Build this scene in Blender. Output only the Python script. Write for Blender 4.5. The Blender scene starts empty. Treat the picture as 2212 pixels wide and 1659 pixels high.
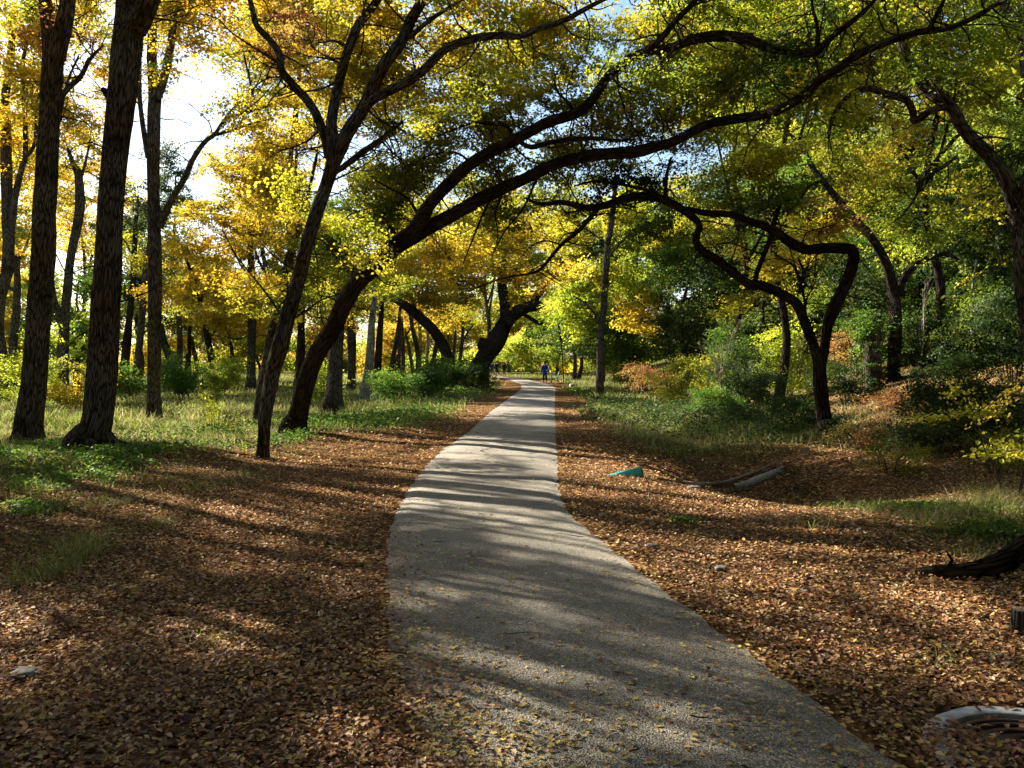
import bpy, math, random
import numpy as np
from mathutils import Vector
R = math.radians
rng = np.random.default_rng(7)
random.seed(7)
S = bpy.context.scene

# ------------------------------------------------------------------ camera, sky, sun, exposure
F, CX, CY, W0 = 1800.0, 1106.0, 829.5, 2212.0        # picture units used when measuring the photograph
CAMH, PITCH = 1.6, math.atan(44.5 / 1800.0)
cam = bpy.data.cameras.new('camera'); cam.sensor_width = 36; cam.lens = 36 * F / W0; cam.clip_end = 2000; cam.clip_start = .05
camo = bpy.data.objects.new('camera', cam); S.collection.objects.link(camo)
camo.location = (0, 0, CAMH); camo.rotation_euler = (R(90) - PITCH, 0, 0); S.camera = camo
SUN_AZ, SUN_EL = R(-53), R(29)                       # azimuth from +Y towards +X
w = bpy.data.worlds.new('World'); S.world = w; w.use_nodes = True
nt = w.node_tree; sky = nt.nodes.new('ShaderNodeTexSky'); sky.sky_type = 'NISHITA'; sky.sun_disc = False
sky.sun_elevation = SUN_EL; sky.sun_rotation = SUN_AZ; sky.ozone_density = 3.0; sky.dust_density = 1.5; sky.air_density = 1.2
nt.links.new(sky.outputs[0], nt.nodes['Background'].inputs[0]); nt.nodes['Background'].inputs[1].default_value = .05
sl = bpy.data.lights.new('sun', 'SUN'); sl.energy = 5.0; sl.angle = R(.5); sl.color = (1, .93, .82)
so = bpy.data.objects.new('sun', sl); S.collection.objects.link(so)
sd = Vector((math.sin(SUN_AZ) * math.cos(SUN_EL), math.cos(SUN_AZ) * math.cos(SUN_EL), math.sin(SUN_EL)))
so.rotation_euler = sd.to_track_quat('Z', 'Y').to_euler()
S.view_settings.view_transform = 'Standard'; S.view_settings.look = 'None'
S.view_settings.exposure = 2.35; S.view_settings.gamma = 1
S.cycles.max_bounces = 4; S.cycles.diffuse_bounces = 1; S.cycles.glossy_bounces = 1; S.cycles.transmission_bounces = 2
S.cycles.transparent_max_bounces = 2; S.cycles.use_denoising = True; S.cycles.sample_clamp_indirect = 3
S.cycles.use_adaptive_sampling = True; S.cycles.adaptive_threshold = .02

# ------------------------------------------------------------------ measuring helpers
def P(px, py, Y):
    """the point at forward distance Y that the photograph shows at px, py"""
    a, b = (px - CX) / F, (CY - py) / F
    d = np.array([a, math.cos(PITCH) + b * math.sin(PITCH), -math.sin(PITCH) + b * math.cos(PITCH)])
    return np.array([0, 0, CAMH]) + d * (Y / d[1])

def sm(a, b, x):
    t = np.clip((x - a) / (b - a), 0, 1); return t * t * (3 - 2 * t)

def nz(x, y, s=1.0, k=0.0):
    """smooth noise about -1..1"""
    x = np.asarray(x) / s; y = np.asarray(y) / s
    return (np.sin(x * 1.7 + 1.3 * np.sin(y * 1.1 + k) + k) + np.sin(y * 2.1 + 1.7 * np.sin(x * .9 - k) + 2 * k)
            + .6 * np.sin(x * 3.9 + y * 2.7 + k * 3) + .5 * np.sin(x * 5.3 - y * 6.1 + k * 5)) / 3.1

PLy = [0, 3.3, 4.0, 4.7, 6.2, 7.6, 8.86, 10.5, 12.8, 16, 19.9, 27.4, 41, 54, 65, 78, 96, 105, 125, 150]
PLx = [.35, -.41, -.62, -.82, -1.05, -1.27, -1.36, -1.45, -1.47, -1.39, -1.12, -.85, -.14, .5, .5, -.17, -1.6, -4.7, -9.5, -17]
PRy = [0, 3.3, 3.72, 4.4, 5.19, 6.06, 7.2, 8.23, 9.14, 10.9, 13.4, 17.5, 25, 38.4, 54, 61, 70, 80, 92, 105, 125, 150]
PRx = [2.6, 1.63, 1.58, 1.45, 1.31, 1.14, .976, .81, .70, .73, .86, 1.06, 1.42, 2.1, 2.95, 3.0, 2.6, 1.8, .3, -2.2, -7, -14]
def PL(y): return np.interp(y, PLy, PLx)
def PR(y): return np.interp(y, PRy, PRx)

def H(x, y):
    x = np.asarray(x, float); y = np.asarray(y, float)
    d = np.maximum(PL(y) - x, x - PR(y))                                    # metres outside the path
    und = .07 * nz(x, y, 3.3, 1.0) + .10 * nz(x, y, 9.0, 2.0)
    swale = -.75 * np.exp(-((x - 4.2) / 1.5) ** 2 - ((y - 13.2) / 2.6) ** 2) - .25 * np.exp(-((x - 3.9) / .9) ** 2 - ((y - 22) / 7.0) ** 2)
    near = .16 * np.exp(-((x - 4.6) / 1.8) ** 2 - ((y - 7.0) / 2.2) ** 2)
    edge = 7.0 + .03 * (y - 18) * (y > 18)
    t = np.maximum(x - edge - .5 * nz(y, x * 0, 6), 0)
    hill = np.where(t < 1.5, .13 * t * t, .2925 + .39 * (t - 1.5)) * sm(7, 15, y)
    hill = 9 * (1 - np.exp(-hill / 9)) * (1 - .75 * sm(75, 130, y))
    left = .05 * np.exp(-((x + 6.5) / 2.0) ** 2 - ((y - 14.0) / 2.5) ** 2) * 3
    return und * sm(.1, 1.6, d) + (swale + near + hill + left) * sm(.2, 1.6, d) - .02 * sm(0, .25, d)

def grassy(x, y):
    """0..1: how much the ground is grass rather than fallen leaves"""
    n = .9 * nz(x, y, 1.7, 4) + .6 * nz(x, y, .6, 1)
    lf = sm(0, 1.6, (-5.0 + .35 * np.minimum(np.maximum(y - 15, 0), 9) + n) - x) * sm(10.2, 13.2, y + n)
    lf = np.maximum(lf, sm(18.0, 21.5, y + n) * sm(0, 1.2, (PL(y) - .9 + .3 * n) - x))
    lf = np.maximum(lf, .30 * sm(0, 1.5, -3.4 - x + n) * sm(6, 7.5, y))
    rt = sm(15.5, 18.5, y + n) * sm(0, 1.0, x - (PR(y) + .9 + .3 * n))
    rt = np.maximum(rt * (1 - .7 * sm(7, 8.5, x) * (1 - sm(24, 30, y))), .30 * sm(0, 1.5, x - 6.3 + n) * sm(9, 12, y))
    rt = np.maximum(rt, .72 * sm(0, 1.2, x - 3.2 + .6 * n) * sm(6.0, 7.2, y + .5 * n) * (1 - sm(10, 11.5, y)))
    return np.clip(np.maximum(lf, rt), 0, 1)

# ------------------------------------------------------------------ mesh helpers
COL = S.collection
def mesh_obj(name, verts, quads, mats, parent=None, col=None, bco=None, midx=None, smooth=False, tris=None):
    verts = np.asarray(verts, np.float32).reshape(-1, 3); quads = np.asarray(quads, np.int32).reshape(-1, 4)
    me = bpy.data.meshes.new(name); nq = len(quads); ntr = 0 if tris is None else len(tris)
    me.vertices.add(len(verts)); me.vertices.foreach_set('co', verts.ravel())
    loops = quads.ravel()
    if ntr: loops = np.concatenate([loops, np.asarray(tris, np.int32).ravel()])
    me.loops.add(len(loops)); me.loops.foreach_set('vertex_index', loops.astype(np.int32))
    me.polygons.add(nq + ntr)
    ls = np.concatenate([np.arange(nq) * 4, nq * 4 + np.arange(ntr) * 3]).astype(np.int32)
    me.polygons.foreach_set('loop_start', ls)
    if midx is not None: me.polygons.foreach_set('material_index', np.asarray(midx, np.int32))
    if smooth: me.polygons.foreach_set('use_smooth', np.ones(nq + ntr, bool))
    if col is not None:
        a = me.attributes.new('tint', 'FLOAT_COLOR', 'POINT'); c = np.ones((len(verts), 4), np.float32); c[:, :3] = col
        a.data.foreach_set('color', c.ravel())
    if bco is not None:
        a = me.attributes.new('bark', 'FLOAT_VECTOR', 'POINT'); a.data.foreach_set('vector', np.asarray(bco, np.float32).ravel())
    for m in (mats if isinstance(mats, (list, tuple)) else [mats]): me.materials.append(m)
    me.update(calc_edges=True)
    o = bpy.data.objects.new(name, me); COL.objects.link(o)
    if parent is not None:
        o.parent = parent; o.matrix_parent_inverse = parent.matrix_world.inverted()
    return o

def tag(o, label=None, cat=None, group=None, kind=None):
    for k, v in (('label', label), ('category', cat), ('group', group), ('kind', kind)):
        if v: o[k] = v
    return o

def thing(name, label, cat, loc, group=None):
    o = bpy.data.objects.new(name, None); COL.objects.link(o); o.location = [float(v) for v in loc]
    o.empty_display_size = .2
    bpy.context.view_layer.update()
    return tag(o, label, cat, group)

class Geo:
    """collects tubes, boxes and loops of quads for ONE mesh"""
    def __init__(s): s.v = []; s.q = []; s.b = []; s.n = 0
    def add(s, v, q, b=None):
        v = np.asarray(v, float).reshape(-1, 3); s.v.append(v); s.q.append(np.asarray(q, int).reshape(-1, 4) + s.n)
        s.b.append(v if b is None else b); s.n += len(v)
    def tube(s, pts, rad, sides=8, lump=0.0, cap=True):
        p = np.asarray(pts, float); r = np.asarray(rad, float); n = len(p)
        t = np.gradient(p, axis=0); t /= np.linalg.norm(t, axis=1)[:, None] + 1e-9
        u = np.zeros_like(p); ref = np.array([1., 0, 0]) if abs(t[0][0]) < .8 else np.array([0, 1., 0])
        a = ref - t[0] * ref.dot(t[0]); a /= np.linalg.norm(a); u[0] = a
        for i in range(1, n):
            a = u[i - 1] - t[i] * u[i - 1].dot(t[i]); u[i] = a / (np.linalg.norm(a) + 1e-9)
        vv = np.cross(t, u); ang = np.arange(sides) * 2 * np.pi / sides
        L = np.concatenate([[0], np.cumsum(np.linalg.norm(np.diff(p, axis=0), axis=1))])
        rr = r[:, None] * np.ones(sides)[None]
        if lump:
            k = rng.random() * 9
            rr = rr * (1 + lump * (np.sin(2 * ang[None] + L[:, None] * 1.1 + k) + .7 * np.sin(3 * ang[None] - L[:, None] * 2.3 + 2 * k)
                                   + .5 * np.sin(5 * ang[None] + L[:, None] * 4.1 + k)) + lump * .5 * rng.normal(size=(n, sides)))
        c, sn = np.cos(ang), np.sin(ang)
        v = p[:, None] + rr[..., None] * (u[:, None] * c[None, :, None] + vv[:, None] * sn[None, :, None])
        b = np.stack([rr * c, rr * sn, np.repeat(L[:, None], sides, 1) + s.n * .013], -1)
        i = np.arange(n - 1)[:, None] * sides; j = np.arange(sides)[None]; j2 = (j + 1) % sides
        q = np.stack([i + j, i + j2, i + sides + j2, i + sides + j], -1).reshape(-1, 4)
        v = v.reshape(-1, 3); b = b.reshape(-1, 3)
        if cap:
            k0, k1 = len(v), len(v) + 1
            v = np.vstack([v, p[0], p[-1]]); b = np.vstack([b, [0, 0, 0], [0, 0, L[-1]]])
            e = (n - 1) * sides; jj = np.arange(0, sides, 2)
            q = np.vstack([q, np.stack([jj * 0 + k0, (jj + 2) % sides, (jj + 1) % sides, jj], -1),
                           np.stack([jj * 0 + k1, e + jj, e + (jj + 1) % sides, e + (jj + 2) % sides], -1)])
        s.add(v, q, b)
    def box(s, c, size, rot=(0, 0, 0), bev=0.0):
        sx, sy, sz = [k / 2 for k in size]
        from mathutils import Euler
        M = np.array(Euler(rot).to_matrix())
        if bev <= 0:
            v = np.array([[x, y, z] for z in (-sz, sz) for x, y in ((-sx, -sy), (sx, -sy), (sx, sy), (-sx, sy))])
            q = [[3, 2, 1, 0], [4, 5, 6, 7], [0, 1, 5, 4], [1, 2, 6, 5], [2, 3, 7, 6], [3, 0, 4, 7]]
        else:
            rings = []
            for z, k in ((-sz, bev), (-sz + bev, 0), (sz - bev, 0), (sz, bev)):
                for x, y in ((-sx + k + bev * .5, -sy + k), (sx - k - bev * .5, -sy + k), (sx - k, -sy + k + bev * .5), (sx - k, sy - k - bev * .5),
                             (sx - k - bev * .5, sy - k), (-sx + k + bev * .5, sy - k), (-sx + k, sy - k - bev * .5), (-sx + k, -sy + k + bev * .5)):
                    rings.append([x, y, z])
            v = np.array(rings); q = []
            for k in range(3):
                for j in range(8): q.append([k * 8 + j, k * 8 + (j + 1) % 8, k * 8 + 8 + (j + 1) % 8, k * 8 + 8 + j])
            q += [[0, 7, 2, 1], [7, 6, 3, 2], [6, 5, 4, 3], [24, 25, 26, 31], [31, 26, 27, 30], [30, 27, 28, 29]]
        s.add(v @ M.T + np.asarray(c, float), q)
    def build(s, name, mat, parent=None, smooth=True):
        return mesh_obj(name, np.vstack(s.v), np.vstack(s.q), mat, parent, bco=np.vstack(s.b), smooth=smooth)

def spline(pts, per=4):
    """Catmull-Rom through rows of any width"""
    p = np.asarray(pts, float)
    if len(p) < 3:
        t = np.linspace(0, 1, per + 1)[:, None]; return p[0] * (1 - t) + p[-1] * t
    q = np.vstack([2 * p[0] - p[1], p, 2 * p[-1] - p[-2]]); out = []
    for i in range(1, len(q) - 2):
        for k in range(per):
            t = k / per; a, b, c, d = q[i - 1:i + 3]
            out.append(.5 * (2 * b + (c - a) * t + (2 * a - 5 * b + 4 * c - d) * t * t + (3 * b - a - 3 * c + d) * t ** 3))
    out.append(p[-1]); return np.array(out)

# ------------------------------------------------------------------ materials
def newmat(name):
    m = bpy.data.materials.new(name); m.use_nodes = True; t = m.node_tree
    for n in list(t.nodes): t.nodes.remove(n)
    return m, t, t.nodes.new('ShaderNodeOutputMaterial')
def N(t, typ, **kw):
    n = t.nodes.new(typ)
    for k, v in kw.items():
        if k in n.inputs.keys(): n.inputs[k].default_value = v
        else: setattr(n, k, v)
    return n
def ramp(t, fac, stops):
    r = t.nodes.new('ShaderNodeValToRGB'); e = r.color_ramp.elements
    while len(e) < len(stops): e.new(.5)
    for k, (p, c) in enumerate(stops): e[k].position = p; e[k].color = (*c, 1)
    t.links.new(fac, r.inputs[0]); return r.outputs[0]
def bump(t, h, strength, dist):
    b = N(t, 'ShaderNodeBump'); b.inputs['Strength'].default_value = strength; b.inputs['Distance'].default_value = dist
    t.links.new(h, b.inputs['Height']); return b.outputs[0]

def leaf_material(name, trans=.5, gain=1.0, gloss=.02):
    m, t, out = newmat(name)
    a = N(t, 'ShaderNodeAttribute', attribute_name='tint')
    hs = N(t, 'ShaderNodeHueSaturation'); hs.inputs['Value'].default_value = gain; t.links.new(a.outputs['Color'], hs.inputs['Color'])
    d = N(t, 'ShaderNodeBsdfDiffuse'); tr = N(t, 'ShaderNodeBsdfTranslucent'); g = N(t, 'ShaderNodeBsdfGlossy'); g.inputs['Roughness'].default_value = .55
    t.links.new(hs.outputs[0], d.inputs[0]); t.links.new(hs.outputs[0], tr.inputs[0])
    mx = N(t, 'ShaderNodeMixShader'); mx.inputs[0].default_value = trans
    t.links.new(d.outputs[0], mx.inputs[1]); t.links.new(tr.outputs[0], mx.inputs[2])
    m2 = N(t, 'ShaderNodeMixShader'); m2.inputs[0].default_value = gloss
    t.links.new(mx.outputs[0], m2.inputs[1]); t.links.new(g.outputs[0], m2.inputs[2]); t.links.new(m2.outputs[0], out.inputs[0])
    return m
FOL = leaf_material('leaf_tissue', .52)
GRASS = leaf_material('grass_blade', .45)
LITTER = leaf_material('dry_leaf', .22, gloss=.03)

def bark_material(name, lo, hi, scale=1.0, moss=None):
    m, t, out = newmat(name)
    a = N(t, 'ShaderNodeAttribute', attribute_name='bark'); mp = N(t, 'ShaderNodeMapping')
    mp.inputs['Scale'].default_value = (30 * scale, 30 * scale, 3.4 * scale); t.links.new(a.outputs['Vector'], mp.inputs[0])
    nz1 = N(t, 'ShaderNodeTexNoise', Scale=.9, Detail=3.0); t.links.new(mp.outputs[0], nz1.inputs[0])
    mixv = N(t, 'ShaderNodeMixRGB'); mixv.inputs[0].default_value = .25
    t.links.new(mp.outputs[0], mixv.inputs[1]); t.links.new(nz1.outputs['Color'], mixv.inputs[2])
    vo = N(t, 'ShaderNodeTexVoronoi', feature='DISTANCE_TO_EDGE', Scale=1.4); t.links.new(mixv.outputs[0], vo.inputs[0])
    n2 = N(t, 'ShaderNodeTexNoise', Scale=3.0, Detail=5.0, Roughness=.7); t.links.new(mp.outputs[0], n2.inputs[0])
    ad = N(t, 'ShaderNodeMath', operation='MULTIPLY_ADD'); ad.inputs[1].default_value = 2.2
    t.links.new(vo.outputs[0], ad.inputs[0]); t.links.new(n2.outputs[0], ad.inputs[2])
    c = ramp(t, ad.outputs[0], [(.35, [v * .35 for v in lo]), (.6, lo), (1.0, hi)])
    n3 = N(t, 'ShaderNodeTexNoise', Scale=2.2, Detail=4.0); t.links.new(a.outputs['Vector'], n3.inputs[0])
    pm = N(t, 'ShaderNodeMixRGB', blend_type='MULTIPLY'); pm.inputs[0].default_value = 1
    t.links.new(c, pm.inputs[1]); t.links.new(ramp(t, n3.outputs[0], [(.32, (.45, .47, .40)), (.5, (1, .97, .92)), (.68, (1.0, 1.0, 1.0)), (.8, (1.5, 1.55, 1.3))]), pm.inputs[2]); c = pm.outputs[0]
    b = N(t, 'ShaderNodeBsdfDiffuse'); b.inputs['Roughness'].default_value = 1
    t.links.new(c, b.inputs[0]); t.links.new(bump(t, ad.outputs[0], 1.0, .028 / scale), b.inputs['Normal']); t.links.new(b.outputs[0], out.inputs[0])
    return m
BARK = bark_material('rough_bark', (.034, .028, .022), (.19, .165, .135))
BARK_OAK = bark_material('dark_oak_bark', (.022, .017, .014), (.075, .060, .048), .8)
BARK_PALE = bark_material('pale_bark', (.14, .125, .105), (.42, .39, .34), 1.0)
TWIG = bark_material('twig_bark', (.035, .027, .022), (.085, .068, .055), 3)
DEADWOOD = bark_material('weathered_wood', (.30, .25, .19), (.62, .55, .45), 1.6)

def ground_material():
    m, t, out = newmat('leaf_strewn_soil')
    tc = N(t, 'ShaderNodeTexCoord'); a = N(t, 'ShaderNodeAttribute', attribute_name='tint')
    v = N(t, 'ShaderNodeTexVoronoi', Scale=26.0, Randomness=1.0); t.links.new(tc.outputs['Object'], v.inputs[0])
    n = N(t, 'ShaderNodeTexNoise', Scale=2.2, Detail=6.0, Roughness=.65); t.links.new(tc.outputs['Object'], n.inputs[0])
    sp = N(t, 'ShaderNodeSeparateColor'); t.links.new(v.outputs['Color'], sp.inputs[0])
    lv = ramp(t, sp.outputs[0], [(0, (.030, .015, .008)), (.35, (.12, .060, .026)), (.6, (.15, .075, .032)), (.85, (.25, .14, .06)), (1, (.42, .28, .13))])
    gr = ramp(t, n.outputs[0], [(.3, (.035, .04, .012)), (.5, (.08, .085, .022)), (.7, (.16, .14, .05))])
    mx = N(t, 'ShaderNodeMixRGB'); sr = N(t, 'ShaderNodeSeparateColor'); t.links.new(a.outputs['Color'], sr.inputs[0])
    t.links.new(sr.outputs[0], mx.inputs[0]); t.links.new(lv, mx.inputs[1]); t.links.new(gr, mx.inputs[2])
    m3 = N(t, 'ShaderNodeMixRGB', blend_type='MULTIPLY'); m3.inputs[0].default_value = .6
    t.links.new(mx.outputs[0], m3.inputs[1]); t.links.new(ramp(t, n.outputs[0], [(.3, (.45, .42, .4)), (.65, (1, 1, 1))]), m3.inputs[2])
    b = N(t, 'ShaderNodeBsdfDiffuse'); t.links.new(m3.outputs[0], b.inputs[0])
    v2 = N(t, 'ShaderNodeTexVoronoi', Scale=26.0); t.links.new(tc.outputs['Object'], v2.inputs[0])
    t.links.new(bump(t, v2.outputs['Distance'], .9, .03), b.inputs['Normal']); t.links.new(b.outputs[0], out.inputs[0])
    return m
def path_material():
    m, t, out = newmat('exposed_aggregate_paving')
    tc = N(t, 'ShaderNodeTexCoord')
    v = N(t, 'ShaderNodeTexVoronoi', Scale=130.0); t.links.new(tc.outputs['Object'], v.inputs[0])
    n = N(t, 'ShaderNodeTexNoise', Scale=1.3, Detail=7.0, Roughness=.7); t.links.new(tc.outputs['Object'], n.inputs[0])
    n2 = N(t, 'ShaderNodeTexNoise', Scale=60.0, Detail=2.0); t.links.new(tc.outputs['Object'], n2.inputs[0])
    sp = N(t, 'ShaderNodeSeparateColor'); t.links.new(v.outputs['Color'], sp.inputs[0])
    c = ramp(t, sp.outputs[0], [(0, (.16, .145, .12)), (.3, (.29, .26, .205)), (.6, (.40, .36, .285)), (.9, (.54, .485, .38)), (1, (.70, .64, .52))])
    dk = ramp(t, v.outputs['Distance'], [(.25, (1, 1, 1)), (.62, (.48, .46, .45))])
    m1 = N(t, 'ShaderNodeMixRGB', blend_type='MULTIPLY'); m1.inputs[0].default_value = .9
    t.links.new(c, m1.inputs[1]); t.links.new(dk, m1.inputs[2])
    m3 = N(t, 'ShaderNodeMixRGB', blend_type='MULTIPLY'); m3.inputs[0].default_value = .8
    t.links.new(m1.outputs[0], m3.inputs[1]); t.links.new(ramp(t, n.outputs[0], [(.3, (.50, .47, .44)), (.6, (1, .99, .97)), (.75, (1.0, .96, .88))]), m3.inputs[2])
    b = N(t, 'ShaderNodeBsdfPrincipled'); b.inputs['Roughness'].default_value = .8; b.inputs['Specular IOR Level'].default_value = .25
    t.links.new(m3.outputs[0], b.inputs['Base Color'])
    inv = N(t, 'ShaderNodeMath', operation='SUBTRACT'); inv.inputs[0].default_value = 1; t.links.new(v.outputs['Distance'], inv.inputs[1])
    t.links.new(bump(t, inv.outputs[0], .8, .010), b.inputs['Normal']); t.links.new(b.outputs[0], out.inputs[0])
    return m
def plain(name, c, rough=.7, noise=.25, scale=20, metal=0, bmp=.0):
    m, t, out = newmat(name)
    b = N(t, 'ShaderNodeBsdfPrincipled'); b.inputs['Roughness'].default_value = rough; b.inputs['Metallic'].default_value = metal
    tc = N(t, 'ShaderNodeTexCoord'); n = N(t, 'ShaderNodeTexNoise', Scale=float(scale), Detail=5.0); t.links.new(tc.outputs['Object'], n.inputs[0])
    t.links.new(ramp(t, n.outputs[0], [(.3, [v * (1 - noise) for v in c]), (.7, [min(1, v * (1 + noise)) for v in c])]), b.inputs['Base Color'])
    if bmp: t.links.new(bump(t, n.outputs[0], .7, bmp), b.inputs['Normal'])
    t.links.new(b.outputs[0], out.inputs[0]); return m
STONE = plain('limestone', (.24, .215, .18), .95, .45, 14, 0, .02)
CONCRETE = plain('weathered_concrete', (.36, .37, .37), .85, .25, 25, 0, .006)
IRON = plain('rusty_iron', (.075, .040, .026), .75, .5, 30, .3, .003)
TEAL = plain('teal_plastic', (.04, .42, .36), .35, .12, 6)
TEALIN = plain('dark_pipe_inside', (.02, .10, .09), .6, .2, 6)
PAINTM = plain('magenta_spray_paint', (.65, .05, .28), .6, .35, 40)
SKIN = plain('skin', (.42, .25, .17), .6, .08)
HAIR = plain('dark_hair', (.02, .014, .010), .6, .3, 60)
BLUE = plain('blue_jacket_cloth', (.012, .055, .50), .6, .2, 8)
BLACK = plain('black_cloth', (.012, .012, .014), .8, .3, 8)
NAVY = plain('navy_cloth', (.015, .03, .12), .8, .3, 8)
WHITE = plain('white_shoe', (.55, .55, .52), .6, .1)
GREENP = plain('green_painted_slats', (.02, .14, .08), .5, .2, 15)
IRONB = plain('black_cast_iron', (.015, .017, .016), .5, .2, 30)
GROUND, PATHM = ground_material(), path_material()

# ------------------------------------------------------------------ leaves
PAL = {
    'gold':  [(.70, .48, .030), (.80, .58, .05), (.62, .36, .02), (.50, .42, .035), (.36, .30, .03)],
    'orange': [(.70, .36, .02), (.72, .48, .03), (.52, .26, .02), (.7, .52, .05)],
    'yel':   [(.66, .56, .04), (.54, .48, .035), (.38, .38, .03), (.70, .50, .04), (.24, .27, .02)],
    'lime':  [(.42, .48, .035), (.30, .38, .03), (.52, .52, .045), (.18, .26, .02)],
    'olive': [(.33, .34, .020), (.25, .29, .018), (.44, .40, .026), (.15, .19, .015), (.54, .44, .03)],
    'green': [(.07, .13, .015), (.11, .18, .018), (.05, .10, .013), (.19, .23, .02)],
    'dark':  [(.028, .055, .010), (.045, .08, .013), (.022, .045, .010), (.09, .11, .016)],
    'juniper': [(.07, .10, .035), (.10, .12, .05), (.15, .16, .06)],
    'pale':  [(.55, .58, .12), (.46, .52, .08), (.62, .60, .18)],
    'rust':  [(.32, .13, .04), (.42, .20, .06), (.25, .10, .04), (.4, .27, .06)],
    'vine':  [(.07, .15, .015), (.11, .21, .02), (.19, .28, .03), (.05, .11, .015)],
}
def frames(n, up=.5, spread=.75):
    nrm = rng.normal(size=(n, 3)) * spread; nrm[:, 2] = np.abs(nrm[:, 2]) + up
    nrm /= np.linalg.norm(nrm, axis=1)[:, None]
    t = rng.normal(size=(n, 3)); t -= nrm * (t * nrm).sum(1)[:, None]; t /= np.linalg.norm(t, axis=1)[:, None]
    return t, np.cross(nrm, t), nrm
def leaf_verts(c, size, t, b, n, six=False, curl=.18, wid=.33):
    s = size[:, None]
    if six:
        k = rng.uniform(.3, 1.7, len(c))[:, None] * curl
        vs = [c - t * s * .5, c - t * s * .18 + b * s * wid + n * s * k, c + t * s * .22 + b * s * wid * .8 + n * s * k,
              c + t * s * .5 + n * s * k * .4, c + t * s * .22 - b * s * wid * .8 + n * s * k * .8, c - t * s * .18 - b * s * wid + n * s * k * .8]
        v = np.stack(vs, 1).reshape(-1, 3); i = np.arange(len(c))[:, None] * 6
        return v, np.concatenate([i + [0, 3, 2, 1], i + [0, 5, 4, 3]], 0), 6
    vs = [c - t * s * .5, c + b * s * wid + n * s * curl, c + t * s * .5, c - b * s * wid + n * s * curl]
    return np.stack(vs, 1).reshape(-1, 3), (np.arange(len(c))[:, None] * 4 + [0, 1, 2, 3]), 4

DENS = 2.0
def clusters_in(blobs):
    """clusters of leaves gathered in flat sprays; blobs are (centre, semi axes, leaf size, cover, palette)"""
    out = []
    for c, ax, ls, tau, pal in blobs:
        tau = tau * DENS * rng.uniform(.8, 1.25); A = math.pi * ax[0] * ax[2]; nl = 46; k = 5
        n = max(1, int(round(tau * A / (nl * ls * ls * .22) / k)))
        p = rng.normal(size=(n * 3, 3)); p /= np.linalg.norm(p, axis=1)[:, None]; p *= rng.random((n * 3, 1)) ** .42
        q = c + p * ax
        w_ = nz(q[:, 0] + .6 * q[:, 1], q[:, 2] + .3 * q[:, 1], ls * 9, ls * 50) + .8 * rng.random(len(q))
        q = q[np.argsort(-w_)[:n]]
        pl = PAL[pal]; sp = (ls / .07) ** .85
        for b in q:
            base = np.array(pl[rng.integers(len(pl))]) * rng.uniform(.65, 1.2)
            nr = rng.normal(size=3) * .42 + [0, 0, 1]; nr /= np.linalg.norm(nr)
            d = rng.normal(size=3); d -= nr * d.dot(nr); d /= np.linalg.norm(d); e = np.cross(nr, d); lv = rng.uniform(.8, 1.25)
            for m in range(k):
                f = (m - (k - 1) / 2) * .20
                out.append((b + sp * (d * (f + rng.normal() * .06) + e * rng.normal() * .13 + nr * rng.normal() * .03), ls * lv, (base, np.array(pl[rng.integers(len(pl))])), nl, nr))
    return out

def leaves_for(cl, flat=.38, six=False):
    V = []; C = []; Sz = []; NR = []
    for it in cl:
        c, ls, pal, nl = it[:4]
        if isinstance(pal, str): pl = PAL[pal]; base, alt = np.array(pl[0]), np.array(pl[1])
        else: base, alt = pal
        nr = it[4] if len(it) > 4 else np.array([0, 0, 1.])
        s = 1.55 * ls ** .85 * rng.uniform(.7, 1.3)
        off = rng.normal(size=(nl, 3)) * s; off -= nr * (off @ nr)[:, None] * (1 - flat * .55)
        V.append(c + off); NR.append(np.repeat(nr[None], nl, 0))
        mixv = rng.random((nl, 1)) * .45
        C.append((base * (1 - mixv) + alt * mixv) * rng.uniform(.75, 1.2, (nl, 1))); Sz.append(ls * rng.uniform(.5, 1.4, nl))
    c = np.vstack(V); size = np.concatenate(Sz); n_ = np.vstack(NR) + rng.normal(size=(len(c), 3)) * .42; n_ /= np.linalg.norm(n_, axis=1)[:, None]
    t = rng.normal(size=(len(c), 3)); t -= n_ * (t * n_).sum(1)[:, None]; t /= np.linalg.norm(t, axis=1)[:, None]; b = np.cross(n_, t)
    v, q, k = leaf_verts(c, size, t, b, n_, six)
    return v, q, np.repeat(np.clip(np.vstack(C), 0, .9), k, 0)

def grow(geo, nodes, radii, cl, keep=1.0, sides=4, thick=1.0):
    """twigs that reach from the nearest wood to every leaf cluster"""
    cap = len(nodes) + len(cl) * 4
    pts = np.zeros((cap, 3)); rad = np.zeros(cap); n = len(nodes); pts[:n] = nodes; rad[:n] = radii
    cc = np.array([c[0] for c in cl]); idx = np.arange(len(cl)); idx = idx[idx % 5 != 1] if keep >= 1 else idx[::2]
    if keep < 1: idx = idx[rng.random(len(idx)) < keep]
    if not len(idx): return
    sub = pts[:n:max(1, n // 60)]
    d0 = np.array([np.min(((sub - cc[i]) ** 2).sum(1)) for i in idx]); idx = idx[np.argsort(d0)]
    for i in idx:
        c = cc[i]; d = ((pts[:n] - c) ** 2).sum(1); j = int(np.argmin(d)); a = pts[j]; L = math.sqrt(d[j])
        if L < .12: continue
        r0 = min(rad[j] * .7, (.006 + .011 * L) * thick); r1 = max(.003 * thick, r0 * .35)
        mid = rng.normal(size=(2, 3)) * L * .10; mid[:, 2] += L * .05
        p = spline(np.array([a, a + (c - a) * .33 + mid[0], a + (c - a) * .68 + mid[1], c]), 2)
        r = np.linspace(r0, r1, len(p)); geo.tube(p, r, sides, 0, False)
        for k in (2, 4, 6):
            if n < cap: pts[n] = p[k]; rad[n] = r[k]; n += 1

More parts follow.
